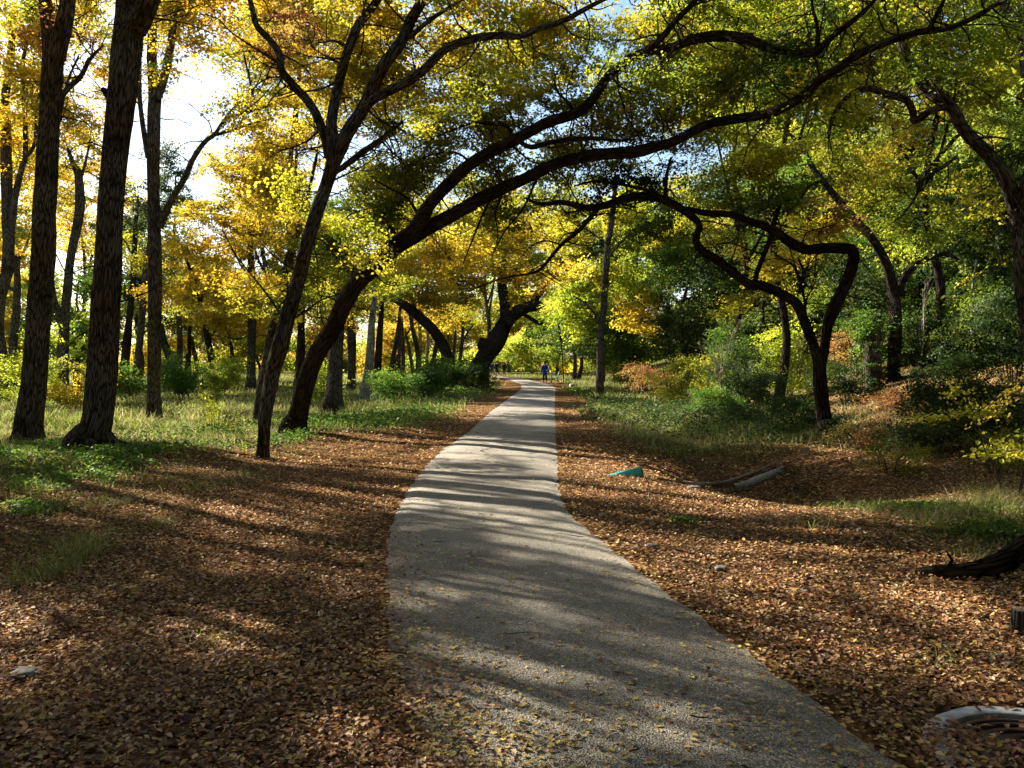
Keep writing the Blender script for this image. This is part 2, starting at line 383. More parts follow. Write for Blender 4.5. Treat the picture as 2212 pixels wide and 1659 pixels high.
def crown_obj(name, T, v, q, c, t, mat=None):
    if not T.n: return mesh_obj(name, v, q, FOL, t, col=c)
    tv = np.vstack(T.v); tq = np.vstack(T.q); n = len(v)
    return mesh_obj(name, np.vstack([v, tv]), np.vstack([q, tq + n]), [FOL, mat or TWIG], t, col=np.vstack([c, np.zeros((len(tv), 3))]),
                    bco=np.vstack([v, np.vstack(T.b)]), midx=np.concatenate([np.zeros(len(q), int), np.ones(len(tq), int)]))

# ------------------------------------------------------------------ trees
def stroke3d(pts, Y0, Y1=None, ground=False, flare=1.0, wob=.25, per=4):
    """(px, py, width) rows at depths Y0..Y1 -> spline of x, y, z, r"""
    n = len(pts); Y1 = Y0 if Y1 is None else Y1; out = []
    for i, (px, py, wd) in enumerate(pts):
        Y = Y0 + (Y1 - Y0) * (i / max(1, n - 1)) + (wob * math.sin(i * 2.1 + Y0) if 0 < i < n - 1 else 0)
        out.append([*P(px, py, Y), wd / 2 * Y / F * .90])
    if ground:
        x, y, z, r = out[0]; g = float(H(x, y))
        out[0] = [x, y, g + .10 * flare, r * (1 + .20 * flare)]
        out = [[x, y, g - .25, r * (1 + .75 * flare)]] + out
        if out[2][2] - g > 1.0: out.insert(2, [x + (out[2][0] - x) * .25, y, g + .45, r * 1.03])
    return spline(np.array(out), per)

def sides_for(r): return 20 if r > .2 else 14 if r > .1 else 10 if r > .05 else 6

def tree(label, base_strokes, limb_strokes=(), blobs=(), bark=None, twig_keep=1.0, group=None, name='deciduous_tree', flare=1.0, flat=.38, thick=1.0, six=False, sidetwigs=.7, back=0.0):
    """base_strokes start in the ground; blobs are (px, py, rx, ry, Y, dY, leaf size, cover, palette)"""
    bark = bark or BARK; G = Geo(); nodes = []; rad = []; base = None; limbs = []
    for k, (pts, Y0, Y1) in enumerate(base_strokes):
        s = stroke3d(pts, Y0, Y1, True, flare)
        if base is None: base = s[0, :3] + [0, 0, .25]
        G.tube(s[:, :3], np.maximum(s[:, 3], .01), sides_for(s[0, 3]), .035); nodes.append(s[3:, :3]); rad.append(s[3:, 3])
    for (pts, Y0, Y1) in limb_strokes:
        s = stroke3d(pts, Y0, Y1); g1 = Geo(); g1.tube(s[:, :3], np.maximum(s[:, 3], .006), sides_for(s[0, 3]), .065); limbs.append(g1); nodes.append(s[:, :3]); rad.append(s[:, 3])
    t = thing(name, label, 'tree', base, group)
    G.build('trunk', bark, t)
    for g1 in limbs: g1.build('limb', bark, t)
    T = Geo()
    if sidetwigs:
        for nd, rd in zip(nodes, rad):
            for i in range(2, len(nd) - 1, 1):
                if rng.random() > sidetwigs or nd[i][2] < 2.2: continue
                ax = nd[i + 1] - nd[i]; ax /= np.linalg.norm(ax) + 1e-9
                d = rng.normal(size=3); d -= ax * d.dot(ax) * .5; d[2] += .1; d /= np.linalg.norm(d); L = rng.uniform(.4, 1.5); r0 = min(rd[i] * .45, .006 + .010 * L)
                pp = [nd[i]]; 
                for k in range(4): d = d + rng.normal(size=3) * .35; d /= np.linalg.norm(d); pp.append(pp[-1] + d * L / 4)
                q = spline(np.array(pp), 2); T.tube(q, np.linspace(r0, .003, len(q)), 4, 0, False)
                for k in (3, 5, 6):
                    d2 = d + rng.normal(size=3) * .7; d2 /= np.linalg.norm(d2); T.tube([q[k], q[k] + d2 * L * .14 + [0, 0, .02], q[k] + d2 * L * .3], [r0 * .45, r0 * .3, .002], 3, 0, False)
    bl = [(P(px, py, Y + back), np.array([rx * Y / F, dY, ry * Y / F]), ls, tau, pal) for px, py, rx, ry, Y, dY, ls, tau, pal in blobs]
    if bl:
        cl = clusters_in(bl)
        grow(T, np.vstack(nodes), np.concatenate(rad), cl, twig_keep, 4, thick)
        v, q, c = leaves_for(cl, flat, six); crown_obj('crown', T, v, q, c, t)
    return t

def wtree(label, x, y, h, wd, pals, cr, zlo, ls, tau=1.5, lean=(0, 0), bark=None, twig_keep=.4, name='deciduous_tree', group=None, nb=5, zb=None, forks=3):
    """a tree given in metres"""
    g = float(H(x, y)); G = Geo(); limbs = []
    k = rng.random() * 6; n = 7
    pts = [[x, y, g - .3, wd * .85], [x, y, g + .1, wd * .62]]
    for i in range(1, n):
        f = i / (n - 1); pts.append([x + lean[0] * f * h + .25 * math.sin(k + i * 1.7), y + lean[1] * f * h + .2 * math.cos(k + i * 2.1), g + f * h * .85, wd * .5 * (1 - .75 * f)])
    s = spline(np.array(pts), 3); G.tube(s[:, :3], s[:, 3], sides_for(s[0, 3]), .04)
    nodes = [s[4:, :3]]; rad = [s[4:, 3]]
    top = s[-1]
    bl = []
    for i in range(nb + 3):
        a = k + i * 2.4; f = (i + .5) / (nb + 3); rr = cr * rng.uniform(.25, .75)
        c = np.array([x + lean[0] * h * .7 + math.cos(a) * rr, y + lean[1] * h * .7 + math.sin(a) * rr, g + zlo + (h - zlo) * (.15 + .75 * f)])
        rx = cr * rng.uniform(.28, .62); bl.append((c, np.array([rx, rx, min(rx * rng.uniform(.45, .9), (h - zlo) * .35)]), ls, tau, pals[i % len(pals)]))
        if i < forks:
            j = int(len(s) * (.45 + .35 * f)); p0 = s[min(j, len(s) - 2)]
            m = (p0[:3] + c) / 2 + [0, 0, -.4]
            q = spline(np.array([[*p0[:3], p0[3] * .7], [*m, p0[3] * .5], [*c, p0[3] * .22]]), 4)
            g1 = Geo(); g1.tube(q[:, :3], q[:, 3], 7, .04); limbs.append(g1); nodes.append(q[:, :3]); rad.append(q[:, 3])
    t = thing(name, label, 'tree', (x, y, g), group)
    G.build('trunk', bark or BARK, t)
    for g1 in limbs: g1.build('limb', bark or BARK, t)
    cl = clusters_in(bl); T = Geo(); grow(T, np.vstack(nodes), np.concatenate(rad), cl, twig_keep, 3, 1.6)
    v, q, c = leaves_for(cl); crown_obj('crown', T, v, q, c, t)
    return t

def bush(label, x, y, w_, h, pal, ls=.06, tau=1.6, name='shrub', zb=.0, flat=.6, stems=7, group=None, mat=None, cat='shrub', six=False):
    g = float(H(x, y)); G = Geo(); nodes = []; rad = []
    for i in range(stems):
        a = i * 2.4 + x; r_ = w_ * .35 * rng.uniform(.3, 1)
        p = spline(np.array([[x + math.cos(a) * .08, y + math.sin(a) * .08, g - .1, .006 + .003 * h], [x + math.cos(a) * r_ * .5, y + math.sin(a) * r_ * .5, g + h * .4, .005 + .002 * h],
                             [x + math.cos(a) * r_, y + math.sin(a) * r_, g + h * rng.uniform(.7, .95), .005]]), 4)
        G.tube(p[:, :3], p[:, 3], 5, .03, False); nodes.append(p[1:, :3]); rad.append(p[1:, 3])
    lumps = []
    for k in range(6):
        a = k * 2.4 + x; rr = w_ * .30 * rng.uniform(.3, 1.1); f = rng.uniform(.25, .85)
        lumps.append((np.array([x + math.cos(a) * rr, y + math.sin(a) * rr, g + zb + (h - zb) * f]), np.array([w_ * .28, w_ * .28, (h - zb) * .26]), ls, tau * .62, pal))
    cl = clusters_in(lumps)
    for k in range(5):
        a = rng.random() * 6.28; d = np.array([math.cos(a) * .35, math.sin(a) * .35, 1]); b0_ = np.array([x + math.cos(a) * w_ * .15, y + math.sin(a) * w_ * .15, g + h * .3])
        G.tube([b0_, b0_ + d * h * .45, b0_ + d * h * rng.uniform(.7, 1.0) + [0.1, 0, 0]], [.006 + .002 * h, .004 + .001 * h, .002], 4, 0, False)
    grow(G, np.vstack(nodes), np.concatenate(rad), cl, .6, 3, 1)
    t = thing(name, label, cat, (x, y, g), group)
    v, q, c = leaves_for(cl, flat, six); crown_obj('foliage', G, v, q, c, t, mat)
    return t

# ------------------------------------------------------------------ ground and path
def hit(px, py, Ymin=3.0):
    """where the line of sight through px, py meets the ground"""
    Ys = np.arange(Ymin, 70, .04); p = np.array([P(px, py, v) for v in Ys]); k = np.argmax(p[:, 2] <= H(p[:, 0], p[:, 1]))
    return p[k]
def axis(parts):
    out = []
    for a, b, n in parts: out.append(np.linspace(a, b, n, endpoint=False))
    return np.concatenate(out)
gx = np.concatenate([axis([(-260, -40, 16), (-40, -12, 36), (-12, 14, 150), (14, 45, 50), (45, 260, 18)]), [260]])
gy = np.concatenate([axis([(-60, -2, 10), (-2, 20, 130), (20, 50, 80), (50, 130, 60), (130, 520, 14)]), [520]])
X, Y_ = np.meshgrid(gx, gy); Z = H(X, Y_); far = np.clip((Y_ - 150) / 60, 0, 1) * np.clip((np.abs(X) - 5) / 40 + .3, 0, 1); Z = Z + 2 * far
nx_, ny_ = len(gx), len(gy); i = (np.arange(ny_ - 1)[:, None] * nx_ + np.arange(nx_ - 1)[None])
q = np.stack([i, i + 1, i + nx_ + 1, i + nx_], -1).reshape(-1, 4)
gz = grassy(X, Y_).ravel(); cc = np.stack([gz, gz, gz], 1)
tag(mesh_obj('ground', np.stack([X, Y_, Z], -1).reshape(-1, 3), q, GROUND, col=cc, smooth=True), 'brown leaf strewn woodland ground with grassy patches and a bank', kind='structure')

py_ = np.concatenate([np.linspace(-3, 30, 265), np.linspace(30.3, 150, 220)])
L_, R_ = PL(py_), PR(py_)
L_ = np.convolve(np.pad(L_, 3, 'edge'), np.ones(7) / 7, 'valid'); R_ = np.convolve(np.pad(R_, 3, 'edge'), np.ones(7) / 7, 'valid')
def rough(y, k): return .018 * np.sin(y * 9 + k) + .012 * np.sin(y * 23 + 2 * k) + .010 * np.sin(y * 51 + k)
L_ = L_ + rough(py_, 1); R_ = R_ + rough(py_, 4)
m_ = 9; vs = []
for j in range(m_):
    f = j / (m_ - 1); xx = L_ + (R_ - L_) * f; edge = -.05 if j in (0, m_ - 1) else 0
    if j in (0, m_ - 1): xx = xx + (-.03 if j == 0 else .03)
    vs.append(np.stack([xx, py_, .022 + edge + .012 * math.sin(math.pi * f) + 0 * xx], -1))
vs = np.stack(vs, 1); n_ = len(py_)
i = np.arange(n_ - 1)[:, None] * m_ + np.arange(m_ - 1)[None]
q = np.stack([i, i + 1, i + m_ + 1, i + m_], -1).reshape(-1, 4)
tag(mesh_obj('path', vs.reshape(-1, 3), q, PATHM, smooth=True), 'pale exposed aggregate footpath running away between the trees', kind='structure')

# ------------------------------------------------------------------ fallen leaves
LIT = np.array([(.22, .100, .040), (.33, .175, .070), (.46, .28, .125), (.60, .42, .23), (.13, .058, .026), (.60, .40, .09), (.07, .032, .016), (.38, .14, .035), (.32, .21, .11), (.68, .53, .33)])
LIT = LIT * [1.02, .97, .96]
LITP = np.array([.18, .18, .15, .12, .10, .06, .07, .06, .05, .03]); LITP = LITP / LITP.sum()
def litter(n, y0, y1, smin, smax, six, seed_mul=1.0):
    u = rng.random(n); y = y0 + (y1 - y0) * u; x = (rng.random(n) * 2 - 1) * (.68 * y + 1.6)
    onp = (x > PL(y) + .03) & (x < PR(y) - .03)
    edge = np.minimum(np.abs(x - PL(y)), np.abs(x - PR(y)))
    left_bury = np.clip((.75 - (x - PL(y))) / .75, 0, 1) * (1 - sm(3.8, 6.5, y))
    clump = np.clip(.5 + .8 * nz(x, y, .45, 3), 0, 1.3)
    dens = (.055 * clump + .28 * np.exp(-edge / .09) + .55 * np.exp(-np.abs(x - PL(y)) / .20) * (1 - sm(6.5, 10, y)) + .55 * left_bury ** 1.5 + .07 * (1 - sm(3.5, 5.2, y)))
    keep = np.where(onp, rng.random(n) < dens, rng.random(n) > np.maximum(.75 * grassy(x, y), .62 * np.clip(-.1 - nz(x, y, .9, 9), 0, 1)))
    md = np.hypot(x - 2.19, y - 3.36); keep &= ~((md < .48) & ((y - 3.36) + .9 * (x - 2.19) > -.05 + .10 * nz(x, y, .2, 2))) | (rng.random(n) < .04)
    x, y, onp = x[keep], y[keep], onp[keep]
    md = np.hypot(x - 2.19, y - 3.36); z = np.where(onp, .036, H(x, y) + .004 + .05 * (1 - sm(.40, .62, md))) + rng.random(len(x)) ** 2 * np.where(onp, .006, .035)
    s = smin + (smax - smin) * rng.random(len(x)) ** 1.3; t, b, nn = frames(len(x), 1.0, .42)
    flat = onp; t2, b2, n2 = frames(len(x), 1.0, .10); t[flat], b[flat], nn[flat] = t2[flat], b2[flat], n2[flat]
    c = LIT[rng.choice(len(LIT), len(x), p=LITP)] * rng.uniform(.65, 1.15, (len(x), 1))
    zn = nz(x, y, 1.1, 11)[:, None]; c = c * (1 + .22 * zn * [1, 1.05, 1.1]) * np.where(rng.random((len(x), 1)) < .10, 1.5, 1)
    yl = rng.random(len(x)) < np.where(onp & (np.abs(x - PL(y)) > .35 + .5 * nz(x, y, .4, 7)), .55, .04)
    c[yl] = np.array([.62, .46, .13]) * rng.uniform(.6, 1.1, (yl.sum(), 1))
    v, q, k = leaf_verts(np.stack([x, y, z], -1), s, t, b, nn, six, .16, .30)
    return v, q, np.repeat(np.clip(c, 0, .9), k, 0)
parts = [litter(150000, 1.9, 6.5, .014, .042, True), litter(120000, 6.5, 13, .020, .046, True), litter(80000, 13, 32, .035, .08, False)]
vv, qq, cc, o_ = [], [], [], 0
for v, q, c in parts: vv.append(v); qq.append(q + o_); cc.append(c); o_ += len(v)
tag(mesh_obj('fallen_leaves', np.vstack(vv), np.vstack(qq), LITTER, col=np.vstack(cc)), 'tan and brown fallen leaves carpeting the ground beside the path', kind='stuff')

# ------------------------------------------------------------------ grass and low weeds
def blades(x, y, h, wd, cols, lean=.35):
    n = len(x); z = H(x, y) - .02; a = rng.random(n) * 6.283; t = np.stack([np.cos(a), np.sin(a), 0 * a], -1)
    l = rng.normal(size=(n, 2)) * lean; up = np.stack([l[:, 0], l[:, 1], np.ones(n)], -1) * h[:, None]
    b = np.stack([x, y, z], -1); m1 = b + up * .5; tip = b + up * .95 + np.stack([l[:, 0], l[:, 1], -.35 * np.abs(l).sum(1)], -1) * h[:, None] * .5
    w_ = wd[:, None]
    v = np.stack([b - t * w_, b + t * w_, m1 + t * w_ * .75, m1 - t * w_ * .75, tip + t * w_ * .12, tip - t * w_ * .12], 1).reshape(-1, 3)
    i = np.arange(n)[:, None] * 6
    return v, np.concatenate([i + [0, 1, 2, 3], i + [3, 2, 4, 5]], 0), np.repeat(cols, 6, 0)
GC = np.array([(.15, .21, .03), (.24, .28, .045), (.09, .14, .02), (.36, .34, .10), (.42, .36, .17), (.28, .22, .10)])
def grass_patch(n, x0, x1, y0, y1, h0, h1, wd, straw=.3, thr=.0):
    y = y0 + (y1 - y0) * rng.random(n) ** 1.15; x = x0 + (x1 - x0) * rng.random(n)
    vis = (np.abs(x) < .70 * y + 2.5); x, y = x[vis], y[vis]
    k = rng.random(len(x)) < grassy(x, y) - thr; x, y = x[k], y[k]
    tuft = np.clip(.65 + .55 * nz(x, y, .55, 6), .15, 1.4); h = rng.uniform(h0, h1, len(x)) * tuft
    wdd = wd * (.6 + np.minimum(y, 28) / 26) * rng.uniform(.6, 1.3, len(x))
    s_ = np.clip(straw + .35 * nz(x, y, 2.3, 8), .02, .95); isS = rng.random(len(x)) < s_
    c = np.where(isS[:, None], GC[rng.integers(3, 6, len(x))], GC[rng.integers(0, 4, len(x))]) * rng.uniform(.6, 1.15, (len(x), 1))
    return blades(x, y, h, wdd, c)
def merge(name, parts, mat, label, kind='stuff'):
    vv, qq, cc, o_ = [], [], [], 0
    for v, q, c in parts: vv.append(v); qq.append(q + o_); cc.append(c); o_ += len(v)
    return tag(mesh_obj(name, np.vstack(vv), np.vstack(qq), mat, col=np.vstack(cc)), label, kind=kind)
merge('grass', [grass_patch(60000, -16, -2, 9.5, 24, .05, .32, .0045, .35, .12), grass_patch(60000, -28, -.3, 20, 46, .10, .45, .006, .25),
                grass_patch(34000, 1.8, 9, 14.5, 32, .08, .42, .005, .45), grass_patch(9000, 7, 13, 15, 26, .05, .2, .006, .9), grass_patch(30000, 2.0, 26, 28, 62, .20, .60, .007, .35),
                grass_patch(60000, 2.6, 9, 5.8, 14, .04, .22, .0040, .6), grass_patch(9000, -9, -2.5, 5.6, 10.5, .05, .28, .004, .3),
                grass_patch(45000, -60, 40, 46, 110, .25, .6, .010, .4)], GRASS, 'tall green and straw coloured grass growing beyond the leaf carpet')
def weeds(n, cx, cy, sx, sy, hgt, ls, pal):
    x = cx + rng.normal(size=n) * sx; y = cy + rng.normal(size=n) * sy
    k = (nz(x, y, .35, 5) > -.25) & ((x < PL(y) - .25) | (x > PR(y) + .25)); x, y = x[k], y[k]
    z = H(x, y) + rng.random(len(x)) * hgt; c = np.array(PAL[pal])[rng.integers(0, len(PAL[pal]), len(x))] * rng.uniform(.7, 1.3, (len(x), 1))
    t, b, nn = frames(len(x), .6, .5); v, q, kk = leaf_verts(np.stack([x, y, z], -1), rng.uniform(.6, 1.3, len(x)) * ls, t, b, nn, False, .12, .30)
    return v, q, np.repeat(c, kk, 0)
wl = []
for px, pyy, rx, ry, n, hg in [(60, 985, 110, 28, 5000, .16), (230, 1010, 110, 22, 5000, .16), (60, 1100, 60, 14, 1500, .12), (130, 1045, 130, 20, 2500, .08), (430, 975, 90, 15, 900, .10), (620, 950, 50, 14, 1200, .16),
                               (750, 915, 90, 12, 4000, .25), (870, 905, 90, 22, 4000, .30), (640, 905, 60, 8, 1500, .15), (450, 930, 120, 20, 2500, .15), (1260, 843, 35, 5, 2500, .10), (1550, 930, 120, 20, 3000, .25),
                               (1990, 1100, 130, 26, 3000, .10), (2150, 1190, 90, 18, 2500, .10), (1480, 1125, 25, 6, 250, .06), (1720, 985, 30, 10, 400, .15), (1350, 880, 70, 18, 5000, .35), (1450, 900, 90, 22, 7000, .35), (1600, 905, 90, 22, 6000, .4), (1300, 900, 40, 14, 2000, .2), (1650, 940, 80, 14, 2500, .25), (980, 850, 70, 12, 3000, .3), (1770, 940, 50, 18, 1200, .35)]:
    Yd = CAMH * F / (pyy - 785); x_ = (px - CX) / F * Yd; dy = ry * Yd * Yd / (CAMH * F)
    wl.append(weeds(n, x_, Yd, rx * Yd / F * .6, dy * .6, hg, .028 + .0022 * Yd, 'vine' if px < 1300 else ('dark' if pyy < 990 else 'green')))
merge('low_weeds', wl, GRASS, 'bright green low leafy weeds in patches among the grass')

G = Geo()
for k in range(420):
    y = 2.3 + 14 * rng.random() ** 1.3; x = (rng.random() * 2 - 1) * (.66 * y + .8); on = PL(y) < x < PR(y)
    if on and rng.random() < .8: continue
    z = .05 if on else float(H(x, y)) + .03; a = rng.random() * 6.28; L = rng.uniform(.05, .30); d = np.array([math.cos(a), math.sin(a), rng.normal() * .08]); e = np.array([-d[1], d[0], 0])
    p = np.array([x, y, z]); G.tube([p, p + d * L * .4 + e * L * rng.normal() * .08, p + d * L * .75 + e * L * rng.normal() * .1, p + d * L], np.array([1, .8, .6, .35]) * rng.uniform(.0015, .0045), 5, .05, False)
tag(G.build('fallen_twigs', TWIG), 'thin brown broken twigs scattered over the fallen leaves', kind='stuff')
tl = []
for px, pyy, n, h in [(150, 1190, 260, .26), (110, 1225, 200, .22), (195, 1170, 180, .24), (60, 1240, 140, .18), (420, 1060, 80, .22), (500, 1050, 90, .2), (455, 1385, 60, .10), (700, 1325, 40, .08), (525, 1035, 80, .16), (1460, 1130, 90, .10), (2010, 1150, 160, .25), (2080, 1130, 200, .3), (2150, 1100, 220, .35), (1900, 1120, 120, .22), (2040, 1440, 60, .10), (2110, 1225, 120, .16), (1760, 1150, 60, .2), (700, 1120, 60, .08), (780, 1180, 40, .07), (350, 1130, 120, .14), (250, 1085, 160, .16)]:
    Yd = CAMH * F / (pyy - 785); x_ = (px - CX) / F * Yd; x = x_ + rng.normal(size=n) * .12 * Yd / 7; y = Yd + rng.normal(size=n) * .12 * Yd / 7
    c = GC[rng.integers(0, 6, n)] * rng.uniform(.7, 1.2, (n, 1)); tl.append(blades(x, y, rng.uniform(.5, 1.2, n) * h, np.full(n, .0035) * rng.uniform(.6, 1.3, n), c, .55))
merge('grass_tufts', tl, GRASS, 'small tufts of green and straw grass poking through the fallen leaves')

# ------------------------------------------------------------------ near trees measured from the photograph
# far left trunk
tree('rough barked straight trunk nearest the left edge, forking high up', [([(61, 953, 60), (76, 802, 57), (86, 644, 54), (95, 532, 53), (97, 432, 49), (108, 234, 46), (114, 119, 48), (100, 20, 30), (95, -60, 26), (88, -200, 20)], 17.1, 17.5)],
     [([(122, 125, 40), (140, 40, 38), (152, -40, 30), (180, -200, 22)], 17.0, 16.0), ([(120, 222, 14), (148, 190, 12), (173, 166, 11), (190, 135, 9), (202, 119, 8), (223, 97, 5)], 17, 17.5),
      ([(112, 330, 10), (130, 250, 8), (145, 180, 6), (170, 120, 4)], 17, 17.8)],
     [(60, -120, 230, 110, 17, 2.0, .075, .9, 'gold'), (170, 90, 80, 60, 17.5, 1.0, .07, .35, 'rust'), (180, -260, 240, 130, 16, 2.5, .075, 1.0, 'yel')])
# big left trunk
tree('thick ridged trunk with spreading root flare, largest on the left', [([(196, 985, 88), (206, 925, 74), (212, 892, 69), (223, 766, 66), (230, 622, 63), (238, 468, 59), (250, 324, 60), (263, 202, 64), (274, 108, 66), (280, 30, 62), (272, -80, 44), (262, -220, 34)], 14.3, 14.6)],
     [([(292, 60, 52), (318, 10, 44), (350, -60, 36), (400, -180, 26)], 14.5, 13.6), ([(236, 208, 18), (226, 196, 14), (222, 192, 8)], 14.4, 14.3)],
     [(240, -190, 260, 110, 14.5, 2.4, .075, .8, 'gold'), (420, -190, 180, 90, 13.5, 2.0, .075, .8, 'yel')], flare=1.5)
G = Geo(); b0 = P(200, 985, 14.3); gx0, gy0 = b0[0], 14.3
for a, L in ((-.45, 1.35), (.35, .55), (2.9, .75), (-2.2, .8), (-1.2, .7)):
    p = [[gx0 + math.cos(a) * .18, gy0 + math.sin(a) * .18, float(H(gx0, gy0)) + .30, .12]]
    for f in (.35, .7, 1.0):
        xx, yy = gx0 + math.cos(a + .15 * f) * (.18 + L * f), gy0 + math.sin(a + .15 * f) * (.18 + L * f); p.append([xx, yy, float(H(xx, yy)) + .10 * (1 - f) + .0, .12 * (1 - .8 * f)])
    s = spline(np.array(p), 4); G.tube(s[:, :3], s[:, 3], 10, .06)
G.build('roots', BARK, bpy.data.objects['deciduous_tree.001'])
# third trunk, forked, long bare limb reaching right
tree('slender forked trunk with a long bare limb sweeping right', [([(333, 905, 34), (333, 840, 31), (333, 766, 31), (335, 622, 30), (333, 478, 30), (331, 360, 29), (333, 252, 29), (334, 205, 28), (328, 126, 23), (329, 36, 20), (320, -60, 16), (312, -160, 10)], 24, 24.5)],
     [([(336, 215, 22), (351, 180, 20), (364, 126, 18), (374, 54, 16), (382, -40, 12), (395, -140, 8)], 24, 23.5),
      ([(320, 340, 14), (306, 252, 11), (301, 198, 10), (302, 108, 9), (298, 30, 7), (290, -50, 5)], 24, 24.6),
      ([(346, 492, 17), (367, 439, 15), (396, 389, 13), (418, 342, 12), (443, 306, 11), (464, 290, 9), (486, 259, 8), (522, 245, 7), (576, 230, 5), (619, 209, 3)], 24, 22.5),
      ([(462, 292, 8), (504, 281, 7), (547, 266, 5), (590, 256, 3)], 23.2, 22.6), ([(466, 287, 7), (497, 241, 6), (529, 212, 5), (540, 191, 4), (538, 144, 3), (548, 118, 2)], 23.2, 23),
      ([(529, 212, 3.5), (556, 180, 3), (566, 150, 2), (572, 120, 1.5)], 23, 22.8), ([(520, 246, 4), (560, 215, 3), (600, 170, 2)], 22.8, 22.4)],
     [(335, 40, 60, 70, 24, 1.2, .085, .9, 'gold'), (300, -90, 140, 80, 24, 2, .09, .9, 'yel'), (420, 140, 70, 22, 23.5, .6, .07, .22, 'green'), (400, 50, 70, 60, 23.5, .8, .08, .7, 'gold'), (330, 150, 60, 50, 24, .8, .08, .6, 'gold'), (520, 240, 70, 35, 23, .8, .08, .6, 'gold')])
# front leaning forked tree
tree('dark slanting trunk beside the path, splitting into two steep stems', [([(568, 989, 29), (570, 940, 29), (573, 892, 33), (590, 802, 38), (606, 748, 42), (623, 676, 37), (644, 604, 36), (662, 532, 33), (684, 460, 32), (706, 396, 30), (722, 330, 34), (716, 262, 26), (734, 173, 24), (752, 108, 23), (774, 54, 22), (797, 26, 20), (830, -25, 16), (870, -110, 10)], 14.1, 14.6)],
     [([(724, 345, 34), (740, 310, 34), (755, 281, 34), (787, 230, 33), (827, 144, 30), (863, 94, 28), (888, 43, 26), (910, 7, 22), (940, -50, 15)], 14.4, 14.0),
      ([(712, 340, 24), (700, 290, 22), (673, 230, 21), (634, 184, 20), (608, 151, 20), (603, 115, 18), (576, 79, 16), (554, 54, 14), (540, 0, 12), (522, -60, 8)], 14.5, 15.3),
      ([(885, 80, 14), (924, 47, 12), (967, 18, 10), (1000, -4, 8), (1040, -50, 5)], 14.1, 13.6),
      ([(780, 236, 22), (816, 210, 22), (866, 184, 21), (910, 155, 20), (960, 108, 19), (1014, 86, 18), (1068, 77, 17), (1122, 79, 15), (1158, 65, 15), (1212, 47, 14), (1259, 22, 12), (1302, 0, 10), (1370, -30, 6)], 14.2, 12.8),
      ([(716, 378, 12), (748, 356, 16), (784, 328, 15), (816, 306, 14), (838, 288, 11), (870, 262, 7)], 14.6, 15.2),
      ([(608, 140, 8), (560, 110, 6), (500, 70, 4), (470, 40, 3), (430, 30, 2)], 15.0, 15.2), ([(752, 100, 7), (720, 88, 6), (690, 92, 4), (650, 84, 3)], 14.5, 14.9),
      ([(738, 170, 6), (700, 190, 5), (650, 200, 4), (600, 214, 2)], 14.5, 15), ([(620, 700, 7), (580, 640, 5), (540, 590, 4), (500, 540, 3)], 14.2, 14.9), ([(650, 590, 6), (600, 560, 4), (560, 520, 3)], 14.2, 14.8)],
     [(640, 30, 90, 45, 14.8, 1, .07, .55, 'rust'), (590, 70, 110, 60, 15, 1, .065, .40, 'rust'), (520, 40, 80, 60, 15.3, 1, .065, .35, 'gold'), (660, 150, 80, 60, 15, 1, .065, .6, 'gold'), (830, 70, 90, 110, 14.6, 1.2, .07, 1.3, 'gold'), (960, 40, 110, 80, 14, 1.2, .07, 1.2, 'gold'), (1110, 60, 120, 60, 13.4, 1.1, .07, 1.5, 'yel'),
      (860, 210, 110, 70, 15, 1.2, .07, 1.3, 'yel'), (700, 230, 60, 70, 15, .8, .07, .8, 'gold'), (770, 160, 50, 60, 15, .8, .07, .9, 'yel'), (980, 150, 110, 60, 14.2, 1.1, .07, 1.2, 'olive'), (1240, 30, 110, 45, 13, 1, .07, .55, 'gold'),
      (900, -100, 300, 90, 14.5, 2.2, .075, 1.0, 'yel'), (650, -90, 180, 60, 15, 1.5, .075, .5, 'gold'), (560, 600, 80, 70, 15.2, .9, .065, .55, 'gold'), (640, 420, 60, 60, 15.5, .8, .065, .7, 'yel'), (770, 520, 60, 60, 15.5, .8, .065, .7, 'olive')], flare=.6, back=.9)
tree('second dark trunk standing close behind the slanting forked tree', [([(561, 893, 30), (566, 838, 28), (577, 784, 27), (590, 712, 25), (612, 644, 22), (620, 579, 20), (640, 500, 16), (655, 420, 10)], 22, 23)], [],
     [(600, 480, 80, 70, 23, 1.2, .08, 1.0, 'gold'), (680, 560, 60, 50, 23, 1, .08, 1.0, 'olive'), (590, 340, 80, 70, 23.5, 1.2, .08, 1.1, 'gold'), (540, 430, 70, 60, 23, 1.2, .08, .9, 'gold'), (640, 260, 60, 50, 23, 1, .08, .9, 'gold'), (560, 640, 70, 40, 22, 1, .08, .8, 'yel')], flare=1.0)
